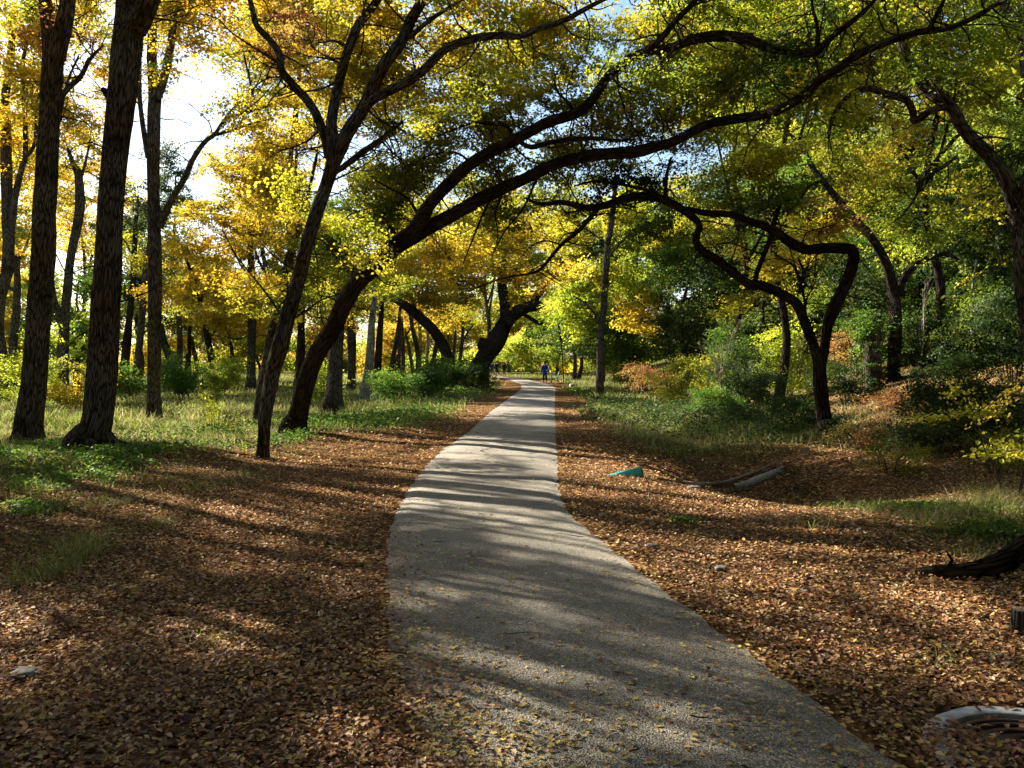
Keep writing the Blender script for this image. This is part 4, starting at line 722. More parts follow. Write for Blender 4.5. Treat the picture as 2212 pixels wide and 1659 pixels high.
# ------------------------------------------------------------------ woods behind: every tree its own
def at(px, Y): return (px - CX) / F * Y, Y
BACK = [  # px, Y, height, trunk, palettes, crown radius, lowest leaf, leaf, cover, label
 (40, 46, 17, .5, ['gold', 'yel'], 4.0, 5, .15, 1.0, 'tall golden tree behind the twin stemmed left edge tree'),
 (30, 58, 9, .35, ['lime', 'yel', 'gold'], 4.5, .6, .16, 1.5, 'low yellow green tree at the far left edge'),
 (170, 52, 8, .35, ['lime', 'green'], 4.2, .8, .16, 1.4, 'pale green low tree between the two thick left trunks'),
 (195, 62, 17, .4, ['gold', 'orange'], 4.0, 8, .17, .8, 'golden topped tree seen between the two thick left trunks'),
 (300, 60, 11.5, .4, ['juniper', 'green'], 3.4, 3, .16, 1.3, 'grey green evergreen behind the big left trunk'),
 (385, 52, 15.5, .4, ['juniper', 'juniper', 'dark'], 2.6, 7.5, .14, .95, 'tall dark juniper below the open sky gap'),
 (420, 64, 11.5, .4, ['juniper', 'olive'], 4.2, 3, .17, 1.4, 'grey green bushy evergreen under the sky gap'),
 (400, 78, 7, .35, ['gold', 'lime', 'yel'], 5.0, .6, .2, 1.6, 'low golden tree far behind the slender forked trunk'),
 (500, 60, 9, .35, ['gold', 'orange', 'gold'], 4.2, 2.5, .17, 1.5, 'orange gold tree behind the straight trunk left of centre'),
 (560, 74, 7.5, .35, ['lime', 'yel'], 5.0, .6, .19, 1.6, 'bright yellow green low tree behind the slanting trunk'),
 (590, 44, 14, .4, ['gold', 'yel', 'gold'], 3.2, 7, .14, 1.1, 'tall golden crown rising behind the slanting forked tree'),
 (700, 66, 9, .35, ['gold', 'lime'], 4.2, 1.5, .18, 1.5, 'gold tree glimpsed under the arching trunk'),
 (760, 56, 13, .4, ['olive', 'green', 'yel'], 4.0, 5, .16, 1.4, 'olive green tree behind the arch of the leaning tree'),
 (860, 95, 9, .4, ['gold', 'orange', 'yel'], 6.0, 1.2, .24, 1.5, 'distant orange gold tree behind the row of thin trunks'),
 (900, 60, 15, .4, ['yel', 'gold', 'olive'], 4.2, 7.5, .17, 1.3, 'tall yellow tree above the arching partner trunk'),
 (970, 90, 10, .4, ['gold', 'yel'], 5.5, 2, .24, 1.4, 'distant golden tree left of the gnarled oak'),
 (1050, 70, 17, .45, ['gold', 'olive', 'yel'], 5.0, 8.5, .19, 1.4, 'tall gold and olive tree above the gnarled oak'),
 (1100, 135, 11, .5, ['orange', 'gold'], 5.0, 1.0, .30, 1.5, 'far small orange tree where the path bends away'),
 (1075, 128, 9, .4, ['lime', 'yel'], 4.5, .3, .28, 2.0, 'low lime green tree behind the pair of distant walkers'),
 (1150, 120, 14, .5, ['lime', 'lime', 'yel'], 7.5, .5, .28, 2.0, 'broad sunlit lime green tree at the end of the path'),
 (1205, 110, 13, .5, ['lime', 'yel', 'green'], 5.5, .5, .26, 1.9, 'sunlit yellow green tree right of the path end'),
 (1240, 76, 15, .35, ['yel', 'olive', 'gold'], 4.2, 8.5, .19, 1.2, 'tall yellow leaved tree above the walker'),
 (1250, 80, 9, .4, ['green', 'dark', 'green'], 4.2, .4, .18, 1.9, 'dark green tree behind the park bench'),
 (1300, 62, 13, .4, ['green', 'lime', 'dark', 'yel'], 4.0, 2.0, .17, 1.6, 'mixed green tree behind the lone slim trunk'),
 (1390, 52, 12, .4, ['green', 'dark', 'olive', 'lime'], 4.0, 1.2, .15, 1.6, 'green tree filling the wood right of the lone slim trunk'),
 (1450, 70, 16, .4, ['olive', 'green', 'dark'], 4.8, 4, .18, 1.5, 'tall olive tree deep in the right hand wood'),
 (1480, 44, 8.5, .35, ['dark', 'green'], 3.4, .5, .14, 1.7, 'dark bushy tree behind the bare white sapling'),
 (1560, 58, 14, .4, ['green', 'olive', 'dark'], 4.2, 3, .16, 1.5, 'deep green tree above the bare white sapling'),
 (1600, 40, 9, .35, ['dark', 'yel', 'dark'], 3.0, .8, .13, 1.4, 'dark tree with a few yellow sprays behind the elbow tree'),
 (1700, 46, 15, .4, ['olive', 'green', 'dark', 'lime'], 3.8, 5, .14, 1.4, 'tall leafy tree behind the elbow limb'),
 (1740, 36, 7, .3, ['green', 'yel', 'lime'], 2.6, .6, .11, 1.3, 'small yellow green tree between the elbow tree stems'),
 (1830, 55, 13, .4, ['pale', 'lime', 'yel'], 4.2, 4, .16, 1.5, 'pale sunlit tree high on the right hillside'),
 (1900, 44, 11, .35, ['olive', 'pale', 'green'], 3.2, 3, .14, 1.4, 'pale topped tree on the hillside above the bent black trunk'),
 (1870, 30, 4.5, .2, ['dark', 'green'], 2.2, .2, .10, 1.7, 'dark low tree on the bank left of the bent black trunk'),
 (1990, 50, 13, .4, ['lime', 'olive', 'yel', 'green'], 4.0, 3, .15, 1.6, 'sunny yellow green tree on the upper slope'),
 (2000, 34, 6, .3, ['dark', 'green', 'dark'], 2.8, .3, .11, 1.7, 'dark thicket tree on the slope behind the lit bank'),
 (2080, 40, 10, .35, ['olive', 'green', 'lime'], 3.2, 2, .13, 1.5, 'yellow green hillside tree left of the curving trunk'),
 (2130, 56, 13, .4, ['lime', 'pale'], 4.5, 3, .16, 1.6, 'bright hillside tree near the upper right corner'),
 (2170, 36, 8, .3, ['rust', 'olive', 'rust'], 2.6, 3, .12, 1.2, 'rusty brown leaved tree beside the curving right trunk'),
 (2150, 27, 5, .25, ['dark', 'dark', 'olive'], 2.4, .2, .10, 1.6, 'dark leafy tree on the bank at the right edge'),
 (2230, 44, 14, .4, ['olive', 'lime'], 4.0, 3, .14, 1.4, 'olive tree filling the right edge of the slope'),
 (2240, 30, 9, .3, ['green', 'dark'], 3.0, 1, .12, 1.4, 'green tree half cut by the right edge'),
 (1640, 66, 20, .4, ['olive', 'lime', 'green'], 5.0, 8, .19, 1.1, 'very tall tree behind the upper right canopy'),
 (1330, 78, 19, .4, ['olive', 'lime', 'yel'], 5.0, 9, .2, 1.1, 'very tall tree behind the centre of the canopy'),
]
for x, y, h, cr, zl, pals, lab in [(8.3, 26, 15.5, 4.4, 8.5, ['olive', 'lime', 'yel', 'olive'], 'tall tree in the right wood whose top closes the canopy'), (9.0, 33, 16, 4.2, 9.5, ['olive', 'lime', 'green'], 'tall tree deep in the thicket behind the dry grass'),
                             (12.6, 25, 15, 4.4, 7.5, ['olive', 'yel', 'lime', 'dark'], 'tall tree on the slope behind the bent black trunk'), (-6.9, 26.5, 15.5, 3.6, 9.5, ['yel', 'olive', 'gold'], 'tall yellow topped tree behind the arching tree'), (15.8, 24, 14, 4.0, 6.0, ['olive', 'lime'], 'tall slope tree near the right edge')]:
    wtree(lab, x, y, h, .28, pals, cr, zl, .10, .80, twig_keep=.5, nb=8, bark=BARK_OAK, group='tall trees closing the canopy')
for px, Y, h, wd, pals, cr, zl, ls, tau, lab in BACK:
    x, y = at(px, Y); wtree(lab, x, y, h, wd, pals, cr, zl, ls, tau, lean=(random.uniform(-.05, .05), 0), twig_keep=.25, group='trees filling the wood behind')
# trees left of the frame, whose trunks and crowns throw the shadow bands over the path
SHADE = [ # x, y, height, trunk, palettes, crown radius, lowest leaf, cover, words
 (-8.6, 8.2, 10, .30, ['gold', 'yel'], 1.7, 6, .8, 'slim golden tree just outside the left edge'),
 (-10.6, 6.0, 11, .26, ['gold', 'olive'], 2.0, 5.5, .9, 'slim tree left of the viewer'),
 (-9.6, 11.8, 12, .34, ['yel', 'gold'], 1.6, 7.5, .8, 'tree beside the far left thick trunk, outside the view'),
 (-12.4, 10.2, 12, .30, ['gold', 'olive'], 2.0, 5.5, .8, 'second row tree outside the left edge'),
 (-13.8, 14.5, 13, .40, ['gold', 'olive'], 2.0, 6.5, .8, 'thick golden tree outside the left edge'),
 (-15.5, 8.0, 12, .36, ['yel', 'gold'], 2.3, 5.0, .9, 'golden tree farther left of the viewer'),
 (-16.8, 19.0, 13, .40, ['yel', 'gold'], 2.2, 6.5, .9, 'golden tree behind the far left trunk, outside the view'),
 (-19.5, 13.0, 13, .40, ['olive', 'gold'], 2.4, 6.0, .8, 'olive tree farther left in the grass'),
 (-22.0, 25.0, 14, .45, ['gold', 'yel'], 2.6, 6.5, .8, 'farthest golden tree outside the left edge'),
 (-15.0, 13.0, 12, .35, ['gold', 'olive'], 2.1, 5.5, .8, 'tree in the outer row beside the second row tree'),
 (-12.5, 2.0, 11, .34, ['gold', 'olive'], 2.6, 4.0, 1.2, 'tree abreast of the viewer on the left')]
for (x, y, h, wd, pals, cr, zl, ta, lb) in SHADE:
    wtree(lb, x, y, h, wd, pals, cr, zl, .09, ta, twig_keep=.5, nb=4, group='trees outside the left edge')
for k, (x, y, wd, h) in enumerate([(-8.4, 11.6, .24, 9), (-9.2, 13.4, .30, 10), (-10.1, 14.7, .22, 10), (-11.0, 16.2, .32, 11), (-11.3, 17.6, .22, 11), (-12.9, 19.2, .30, 12), (-14.0, 21.4, .26, 12), (-15.2, 23.4, .34, 12),
                                   (-7.9, 9.9, .2, 8), (-10.2, 8.4, .24, 9), (-16.5, 25.5, .3, 13), (-18.2, 28.4, .34, 14), (-20.4, 31.6, .34, 14)]):
    wtree('slender sparse tree outside the left edge, %s in line from the viewer' % ['third', 'fourth', 'fifth', 'sixth', 'seventh', 'eighth', 'ninth', 'tenth', 'second', 'first', 'eleventh', 'twelfth', 'thirteenth'][k], x, y, h, wd, ['gold', 'yel'], 1.0, h * .7, .08, .22, lean=(rng.uniform(-.03, .03), rng.uniform(-.03, .03)), twig_keep=.6, nb=2, group='slender trees outside the left edge')
for (x, y, h, cr, zl, lb) in [(6.8, 3.0, 13, 5.0, 7.0, 'added broad tree blocking sky light, on the right outside the view'), (-6.8, .2, 13.5, 5.0, 7.5, 'added broad tree blocking sky light, on the left abreast of the viewer'), (1.5, -4.5, 14, 6.0, 6.5, 'added broad tree blocking sky light, right behind the viewer'),
                       (8.0, -5.5, 12, 5.0, 3.0, 'added leafy tree blocking sky light, behind the viewer at right'), (-8.5, -7.5, 12, 5.0, 3.0, 'added leafy tree blocking sky light, behind the viewer at left'), (12.5, 1.0, 12, 4.5, 1.5, 'added leafy tree blocking sky light on the bank, far right outside the view'),
                       (12.0, 8.0, 11, 3.8, 2.0, 'added leafy tree blocking sky light on the bank beyond the right edge'), (0.5, -13, 14, 6.0, 1.0, 'added tall leafy tree blocking sky light, well behind the viewer'), (14, -9, 13, 5.5, 1.0, 'added dense tree blocking sky light, far behind the viewer at right'), (-16, -10, 13, 5.5, 1.0, 'added dense tree blocking sky light, far behind the viewer at left')]:
    wtree(lb, x, y, h, .4, ['olive', 'green', 'yel'], cr, zl, .17, 2.6, twig_keep=.1, nb=12, group='unseen trees added to block sky light')  # unseen trees over and behind the viewer, added to deepen the shade

# far wood that reads as one mass
blobs = []
for a in np.linspace(-62, 58, 90):
    D = rng.uniform(135, 165); x = D * math.tan(R(a)) if abs(a) < 45 else D * math.sin(R(a)) * 1.3; y = D if abs(a) < 45 else D * math.cos(R(a)) * 1.3
    g = float(H(x, min(y, 140))); hh = rng.uniform(8, 13) * (.45 if -34 < a < 1 else 1)
    blobs.append((np.array([x, y, g + hh * .45]), np.array([6, 3, hh * .55]), .45, 1.6, ['lime', 'gold', 'green', 'yel', 'olive'][rng.integers(5)]))
for k in range(46):
    a = rng.uniform(15, 34); D = rng.uniform(60, 110); x, y = D * math.sin(R(a)), D * math.cos(R(a)); g = float(H(x, y))
    blobs.append((np.array([x, y, g + 5]), np.array([4.5, 3, 6]), .28, 1.3, ['lime', 'green', 'olive', 'pale', 'dark'][rng.integers(5)]))
for a in np.arange(68, 300, 6.5):  # unseen leaf ring beside and behind the viewer, added to cut low sky light
    D = rng.uniform(32, 38); x, y = D * math.sin(R(a)), D * math.cos(R(a)); g = float(H(x, y))
    blobs.append((np.array([x, y, g + 4.0]), np.array([3.2, 3.2, 4.6]) if a < 230 else np.array([3.2, 3.2, 3.6]), .30, 1.5, ['green', 'olive', 'dark', 'yel'][rng.integers(4)]))
v, q, c = leaves_for(clusters_in(blobs)); tag(mesh_obj('distant_woods', v, q, FOL, col=c), 'far off autumn wood closing the view between the trees, plus added unseen ring behind', kind='stuff')

# ------------------------------------------------------------------ shrubs
SH = [ # px, Y, width m, height m, palette, leaf, cover, label
 (60, 30, 3.0, 1.7, 'lime', .08, 1.2, 'yellow green shrub in the grass by the far left trunk'),
 (170, 30, 2.4, 1.6, 'gold', .08, .9, 'sparse yellow shrub between the two thick left trunks'),
 (280, 34, 2.0, 1.6, 'green', .09, 1.1, 'green shrub right of the big left trunk'),
 (400, 38, 3.2, 2.0, 'vine', .09, 1.3, 'bright green shrub below the long bare limb'),
 (480, 40, 3.0, 2.0, 'lime', .09, 1.3, 'yellow green shrub at the foot of the wavy trunk'),
 (470, 19.5, 2.2, .7, 'olive', .05, .35, 'straggly low shrub in front of the slanting trunk'),
 (700, 34, 2.4, 1.3, 'lime', .09, 1.2, 'leafy shrub behind the stout furrowed trunk'),
 (850, 33, 2.6, 1.3, 'vine', .08, 1.4, 'green shrub in the long grass left of the path'),
 (920, 38, 2.6, 1.5, 'vine', .09, 1.6, 'dense green shrub in front of the arching partner'),
 (970, 43, 3.0, 1.8, 'green', .10, 1.8, 'vine covered shrub at the foot of the gnarled oak'),
 (1040, 46, 2.2, 1.7, 'dark', .10, 1.4, 'dark ivy clump on the gnarled oak base'),
 (1350, 50, 3.0, 1.4, 'olive', .09, .9, 'olive shrub right of the lone slim trunk'),
 (1400, 36, 3.0, 1.5, 'rust', .07, .7, 'brownish shrub in the dry grass right of the path'),
 (1470, 30, 2.8, 1.7, 'olive', .06, .8, 'olive wispy shrub left of the bare white sapling'),
 (1540, 24.5, 1.7, 1.0, 'vine', .05, 1.1, 'round bright green shrub in the dry grass'),
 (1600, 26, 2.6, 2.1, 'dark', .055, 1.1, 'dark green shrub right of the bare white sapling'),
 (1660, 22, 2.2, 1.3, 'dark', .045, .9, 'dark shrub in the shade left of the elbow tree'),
 (1700, 27, 2.2, 2.3, 'lime', .07, 1.1, 'tall yellow green shrub just left of the elbow trunk'),
 (1560, 34, 2.6, 2.2, 'olive', .09, 1.2, 'olive shrub behind the round green one'),
 (1850, 27, 2.4, 1.9, 'rust', .07, .9, 'brown leaved shrub right of the elbow trunk'),
 (1740, 19, 1.4, .7, 'dark', .05, 1.2, 'low dark shrub at the foot of the elbow trunk'),
 (1870, 24, 1.6, 2.6, 'vine', .07, .8, 'tall leafy shrub with glossy green leaves on the bank'),
 (1990, 27, 1.8, 1.8, 'vine', .06, 1.0, 'green shrub above the sunlit bank'),
 (2060, 27, 2.4, 2.2, 'green', .06, 1.1, 'leafy green shrub at the top of the sunlit bank'),
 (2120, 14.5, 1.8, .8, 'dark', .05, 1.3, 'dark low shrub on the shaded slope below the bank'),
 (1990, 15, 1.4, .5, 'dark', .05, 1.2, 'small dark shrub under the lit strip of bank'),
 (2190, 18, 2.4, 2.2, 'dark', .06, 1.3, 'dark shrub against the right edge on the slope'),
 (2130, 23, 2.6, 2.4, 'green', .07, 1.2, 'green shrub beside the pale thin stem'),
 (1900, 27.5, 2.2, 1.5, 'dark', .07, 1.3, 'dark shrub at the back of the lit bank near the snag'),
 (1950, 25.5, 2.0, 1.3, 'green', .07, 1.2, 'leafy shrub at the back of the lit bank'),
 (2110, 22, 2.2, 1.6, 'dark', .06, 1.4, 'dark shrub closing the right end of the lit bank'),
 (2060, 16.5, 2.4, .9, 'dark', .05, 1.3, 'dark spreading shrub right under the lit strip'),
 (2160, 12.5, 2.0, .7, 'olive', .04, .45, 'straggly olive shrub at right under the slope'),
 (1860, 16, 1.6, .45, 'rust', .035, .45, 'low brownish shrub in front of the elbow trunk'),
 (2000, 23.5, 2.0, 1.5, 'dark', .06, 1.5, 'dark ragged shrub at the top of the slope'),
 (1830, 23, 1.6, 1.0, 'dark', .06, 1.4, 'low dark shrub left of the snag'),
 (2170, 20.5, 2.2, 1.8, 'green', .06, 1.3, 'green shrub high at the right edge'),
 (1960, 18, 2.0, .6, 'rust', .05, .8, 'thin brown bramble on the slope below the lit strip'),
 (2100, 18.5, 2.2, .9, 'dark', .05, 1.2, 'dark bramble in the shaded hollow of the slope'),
 (1930, 13.5, 1.6, .45, 'olive', .035, .4, 'low straggly shrub below the bank'),
]
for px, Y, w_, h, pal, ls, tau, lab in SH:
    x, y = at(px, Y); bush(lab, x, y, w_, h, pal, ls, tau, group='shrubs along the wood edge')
x, y = at(2190, 10.5); bush('yellow leaved shrub with broad leaves leaning in at right edge', x, y, 1.7, 1.35, 'yel', .055, .22, flat=.35, stems=3, zb=.25, six=True, group='shrubs along the wood edge')

# bare pale sapling in the right hand wood
def bare(label, px, Y, h, mat, seed):
    rr = np.random.default_rng(seed); x, y = at(px, Y); g = float(H(x, y)); G = Geo()
    def br(p, d, L, r, lev):
        q = [p + d * L * f + rr.normal(size=3) * L * .035 * f for f in (0, .33, .66, 1)]; s = spline(np.array(q), 3)
        G.tube(s, np.linspace(r, r * .5, len(s)), 5, 0, False)
        if lev:
            for k in range(4 if lev > 1 else 3):
                f = rr.uniform(.35, 1); dd = d + rr.normal(size=3) * .55; dd[2] = abs(dd[2]) * .8 + .25; dd /= np.linalg.norm(dd)
                br(q[0] + d * L * f, dd, L * rr.uniform(.4, .65), r * .55, lev - 1)
    br(np.array([x, y, g - .1]), np.array([.03, 0, 1.]), h * .55, .030, 3)
    t = thing('bare_sapling', label, 'tree', (x, y, g)); G.build('branches', mat, t)
bare('leafless pale grey sapling standing before the dark thicket', 1556, 25, 3.9, DEADWOOD, 4)
bare('leafless twiggy sapling under the elbow limb near the bank', 1990, 23, 3.2, DEADWOOD, 9)
bare('small leafless sapling in the grass behind the arching tree', 722, 22, .9, TWIG, 12)
# dry weed stalks
k = 0
for px, pyy, hh in [(1955, 905, .6), (1982, 890, .9), (1860, 935, .45), (1925, 935, .5), (1990, 905, .5), (780, 1030, .25), (1400, 1085, .35), (600, 1050, .55)]:
    Yd = {1955: 19.5, 1982: 19.8, 1860: 18.5, 1925: 18.4, 1990: 19}.get(px, CAMH * F / (pyy - 785)); x, y = at(px, Yd); g = float(H(x, y)); G = Geo()
    s = spline(np.array([[x, y, g - .05, .007], [x + .02, y, g + hh * .5, .006], [x + .05 * math.sin(px), y, g + hh, .003]]), 4); G.tube(s[:, :3], s[:, 3], 6, .05)
    for j in range(5):
        f = .4 + .12 * j; a = j * 2.4; b_ = np.array([x + .03 * f, y, g + hh * f]); G.tube([b_, b_ + np.array([math.cos(a), math.sin(a), 1.2]) * hh * .10], [.0025, .001], 4, 0, False)
    lab = ['dry stalk at the left end of the sunlit bank', 'tall dry stalk standing on the sunlit bank', 'short dry stalk beside the elbow trunk base', 'dry stalk below the bent black trunk', 'dry stalk at the crest of the sunlit bank', 'tiny dry stalk in leaves left of the path', 'dry stalk beside the teal pipe', 'dry stalk in leaves below the slanting trunk'][k]; k += 1
    tag(G.build('weed_stalk', DEADWOOD), lab, 'weed stalk', 'dry weed stalks')

# ------------------------------------------------------------------ small things
def rock(name, label, x, y, s, mat=STONE, group=None, seed=0, z=0):
    rr = np.random.default_rng(seed); nu, nv = 14, 9; v = []
    ph = rr.random(6) * 6
    for i in range(nv):
        th = math.pi * i / (nv - 1)
        for j in range(nu):
            a = 2 * math.pi * j / nu; d = np.array([math.sin(th) * math.cos(a), math.sin(th) * math.sin(a), math.cos(th)])
            r = 1 + .14 * math.sin(3 * d[0] + ph[0] + 2 * d[1]) + .12 * math.sin(5 * d[1] + ph[1] - 3 * d[2]) + .07 * math.sin(9 * d[0] + ph[2])
            d = np.sign(d) * np.abs(d) ** .75; v.append(d * r * np.array(s) / 2)
    v = np.array(v); v = np.clip(v, -np.array(s) * .47, np.array(s) * .47); g = float(H(x, y)); v += [x, y, g + s[2] * .28 + z]
    q = [[i * nu + j, i * nu + (j + 1) % nu, (i + 1) * nu + (j + 1) % nu, (i + 1) * nu + j][::-1] for i in range(nv - 1) for j in range(nu)]
    o = mesh_obj(name, v, q, mat, smooth=True, bco=v); return tag(o, label, 'rock', group)
x, y = at(1240, 57); rock('boulder', 'pale square limestone block on bright grass near the bench', x, y, (.66, .5, .34), seed=1)
for k, (px, pyy, s, lab) in enumerate([(40, 1462, .16, 'flat pale stone among leaves at the left edge'), (1405, 1182, .13, 'pale stone in leaves beside the path edge'), (1945, 1218, .07, 'small white stone before the fallen log'),
        (2050, 1400, .06, 'white pebble in the leaves right of the path'), (2160, 1425, .09, 'grey stone near the small stump'), (2190, 1440, .07, 'smaller stone next to the grey one by the stump'), (1740, 1280, .08, 'stone in the dark leaves between path and log'),
        (1560, 1230, .12, 'long flat stone in shade by the path bend'), (2130, 1340, .10, 'dark mossy stone in leaves below the log'), (360, 1320, .09, 'dark mossy lump in leaves on the left'), (2120, 1165, .08, 'pale stone on the grassy slope above the log'), (1500, 1045, .22, 'pale flat stone in the drainage hollow'), (620, 1345, .06, 'dark little lump in leaves left of the path')]):
    Yd = CAMH * F / (pyy - 785) * 1.0; x, y = at(px, Yd); rock('rock', lab, x, y, (s * .9, s * .7, s * .38), TWIG if 'dark' in lab and 'leaves' in lab and 'mossy' in lab or 'dark little' in lab else STONE, 'stones lying among the leaves', k + 3)

# teal drainage pipe end
G = Geo(); p1 = P(1387, 1021, 11.9); y0 = 11.9; ax = np.array([-.92, .28, -.27]); rP = .078; zc = float(p1[2]) + .012
e0 = np.array([p1[0], y0, zc]); e1 = e0 + ax * .75
a_ = np.arange(20) * 2 * np.pi / 20; u = np.cross(ax, [0, 0, 1]); u /= np.linalg.norm(u); vv_ = np.cross(u, ax / np.linalg.norm(ax))
rings = [e1 + rP * (np.cos(t) * u + np.sin(t) * vv_) for t in a_], [e0 + rP * (np.cos(t) * u + np.sin(t) * vv_) for t in a_], [e0 + rP * .88 * (np.cos(t) * u + np.sin(t) * vv_) for t in a_], [e1 + rP * .88 * (np.cos(t) * u + np.sin(t) * vv_) for t in a_]
vs = np.array([p for r in rings for p in r]); q = [[k * 20 + j, k * 20 + (j + 1) % 20, k * 20 + 20 + (j + 1) % 20, k * 20 + 20 + j] for k in range(3) for j in range(20)]
o = mesh_obj('drain_pipe', vs, q, [TEAL, TEALIN], midx=[0] * 40 + [1] * 20, smooth=True); tag(o, 'teal plastic drain pipe end poking from the leafy slope', 'pipe')
# pale concrete flume edge in the hollow and bleached branch
pts = []
for px, pyy in [(1585, 1054), (1615, 1046), (1645, 1034), (1672, 1022), (1690, 1014)]:
    x, y, z = hit(px, pyy, 8); pts.append([x, y, float(H(x, y)) + .012, .13])
s = spline(np.array(pts), 6); n = len(s); v = []
for k in range(n):
    t = s[min(k + 1, n - 1), :3] - s[max(k - 1, 0), :3]; t /= np.linalg.norm(t); sd_ = np.array([t[1], -t[0], 0]); w_ = .11 * math.sin(math.pi * (k + .6) / (n + .2)) ** .5
    for a, z in ((-1, -.06), (-1, .02), (-.3, .045), (.3, .045), (1, .02), (1, -.06)): v.append(s[k, :3] + sd_ * w_ * a + [0, 0, z])
q = [[k * 6 + j, k * 6 + j + 1, k * 6 + 7 + j, k * 6 + 6 + j] for k in range(n - 1) for j in range(5)]
tag(mesh_obj('concrete_slab', v, q, STONE, smooth=True), 'pale curved slab edge lying across the drainage hollow', 'slab')
G = Geo(); pts = []
for px, pyy, r in [(1420, 1042, .016), (1470, 1050, .024), (1530, 1052, .026), (1580, 1044, .024), (1625, 1028, .020), (1665, 1010, .015), (1700, 996, .008)]:
    x, y, z = hit(px, pyy, 8); pts.append([x, y, float(H(x, y)) + .055, r])
s = spline(np.array(pts), 5); G.tube(s[:, :3], s[:, 3], 8, .08)
tag(G.build('fallen_branch', DEADWOOD), 'long bleached fallen branch curving through the drainage hollow', 'branch')
# dark fallen log
G = Geo(); pts = []
for px, Yd, r in [(1985, 6.20, .025), (2030, 6.10, .055), (2090, 6.05, .065), (2160, 6.10, .085), (2230, 6.5, .095), (2330, 6.6, .10)]:
    x, y = at(px, Yd); pts.append([x, y, float(H(x, y)) + r * .7, r])
s = spline(np.array(pts), 6); G.tube(s[:, :3], s[:, 3], 12, .09); t = thing('fallen_log', 'dark mossy fallen log reaching in from the right edge', 'log', s[0, :3]); G.build('log_body', BARK_OAK, t)
G = Geo(); b_ = s[8, :3]; G.tube([b_, b_ + [.02, -.05, .10], b_ + [-.03, -.06, .17]], [.02, .012, .005], 6, .05); G.build('snag', BARK_OAK, t)
# small cut stump at right
x, y = at(2214, 4.95); g = float(H(x, y)); G = Geo(); G.tube([[x, y, g - .05], [x, y, g + .05], [x, y, g + .13]], [.075, .06, .055], 14, .06)
t = thing('tree_stump', 'small cut stump in the leaves at right edge', 'stump', (x, y, g)); G.build('stump_body', BARK, t)
G = Geo(); G.tube([[x, y, g + .131], [x, y, g + .136]], [.05, .048], 14); G.build('cut_face', DEADWOOD, t)
# ivy clad grey snag on the bank
x, y = at(1892, 23.5); g = float(H(x, y)); G = Geo(); s = spline(np.array([[x, y, g - .2, .30], [x - .05, y, g + .5, .21], [x - .10, y, g + 1.1, .19], [x - .02, y, g + 1.6, .17], [x + .08, y, g + 2.0, .12], [x + .12, y, g + 2.25, .03]]), 4)
G.tube(s[:, :3], s[:, 3], 16, .10); t = thing('broken_snag', 'grey broken tree snag wrapped in ivy behind the elbow trunk', 'tree snag', (x, y, g)); G.build('snag_body', BARK, t)
v, q, c = leaves_for([(np.array([x + rng.uniform(-.35, .35), y - .22, g + z]), .05, 'vine', 60) for z in (.2, .3, .5, .7, 1.1, 1.3, 1.5, 1.7, 1.8, 1.9, 2.1, 2.2)]); mesh_obj('ivy', v, q, FOL, t, col=c)
# manhole
mx_, my_ = 2.19, 3.36; g = float(H(mx_, my_)) + .0; t = thing('manhole', 'round iron manhole cover in a concrete collar by the path', 'manhole', (mx_, my_, g))
def ring(geo, r0, r1, z0, z1, n=56, jit=0):
    a = np.arange(n) * 2 * np.pi / n; c, s_ = np.cos(a), np.sin(a); rr = 1 + jit * np.sin(a * 5) + jit * np.sin(a * 11 + 1)
    V = [np.stack([r0 * c, r0 * s_, 0 * a + z0], -1), np.stack([r0 * c, r0 * s_, 0 * a + z1 - .004], -1), np.stack([(r0 + .006) * c, (r0 + .006) * s_, 0 * a + z1], -1), np.stack([(r1 - .012) * c * rr, (r1 - .012) * s_ * rr, 0 * a + z1], -1), np.stack([r1 * c * rr, r1 * s_ * rr, 0 * a + z1 - .012], -1), np.stack([r1 * c * rr, r1 * s_ * rr, 0 * a + z0], -1)]
    q = [[k * n + j, k * n + (j + 1) % n, (k + 1) * n + (j + 1) % n, (k + 1) * n + j][::-1] for k in range(5) for j in range(n)]
    geo.add(np.vstack(V) + [mx_, my_, g], q)
G = Geo(); ring(G, .375, .462, -.12, .030, jit=.006); G.build('collar', CONCRETE, t, smooth=False)
G = Geo(); ring(G, .005, .366, -.05, .004); ring(G, .335, .366, .0, .016)
for r in (.10, .17, .24, .30): 
    for k in range(4):
        a0 = k * math.pi / 2 + .12 + r * 3; p = [[mx_ + r * math.cos(a0 + f * 1.3), my_ + r * math.sin(a0 + f * 1.3), g + .008] for f in np.linspace(0, 1, 9)]; G.tube(p, [.012] * 9, 6)
G.build('cover', IRON, t, smooth=False)
G = Geo(); 
for k in range(5):
    px0, py0 = P(2160 + k * 9, 1618 + (k % 2) * 9 + k, 3.42)[:2]; G.tube([[px0, 3.42 - .02 * (k % 3), g + .016], [px0 + .05, 3.43 - .02 * (k % 3), g + .018]], [.012, .008], 5)
G.build('paint_mark', PAINTM, t)
# a few leaves lying on the cover
n = 90; a = rng.random(n) * 6.283; r = np.sqrt(rng.random(n)) * .45; x = mx_ + r * np.cos(a); y = my_ + r * np.sin(a); kk = (r < .35) | (rng.random(n) < .3); x, y = x[kk], y[kk]
tt, bb, nn = frames(len(x), 1, .15); v, q, k6 = leaf_verts(np.stack([x, y, np.full(len(x), g + .036)], -1), rng.uniform(.025, .05, len(x)), tt, bb, nn, True, .14, .3)
c = LIT[rng.choice(len(LIT), len(x), p=LITP)]; tag(mesh_obj('scattered_leaves', v, q, LITTER, col=np.repeat(c, k6, 0)), 'dry leaves scattered over the manhole cover', kind='stuff')

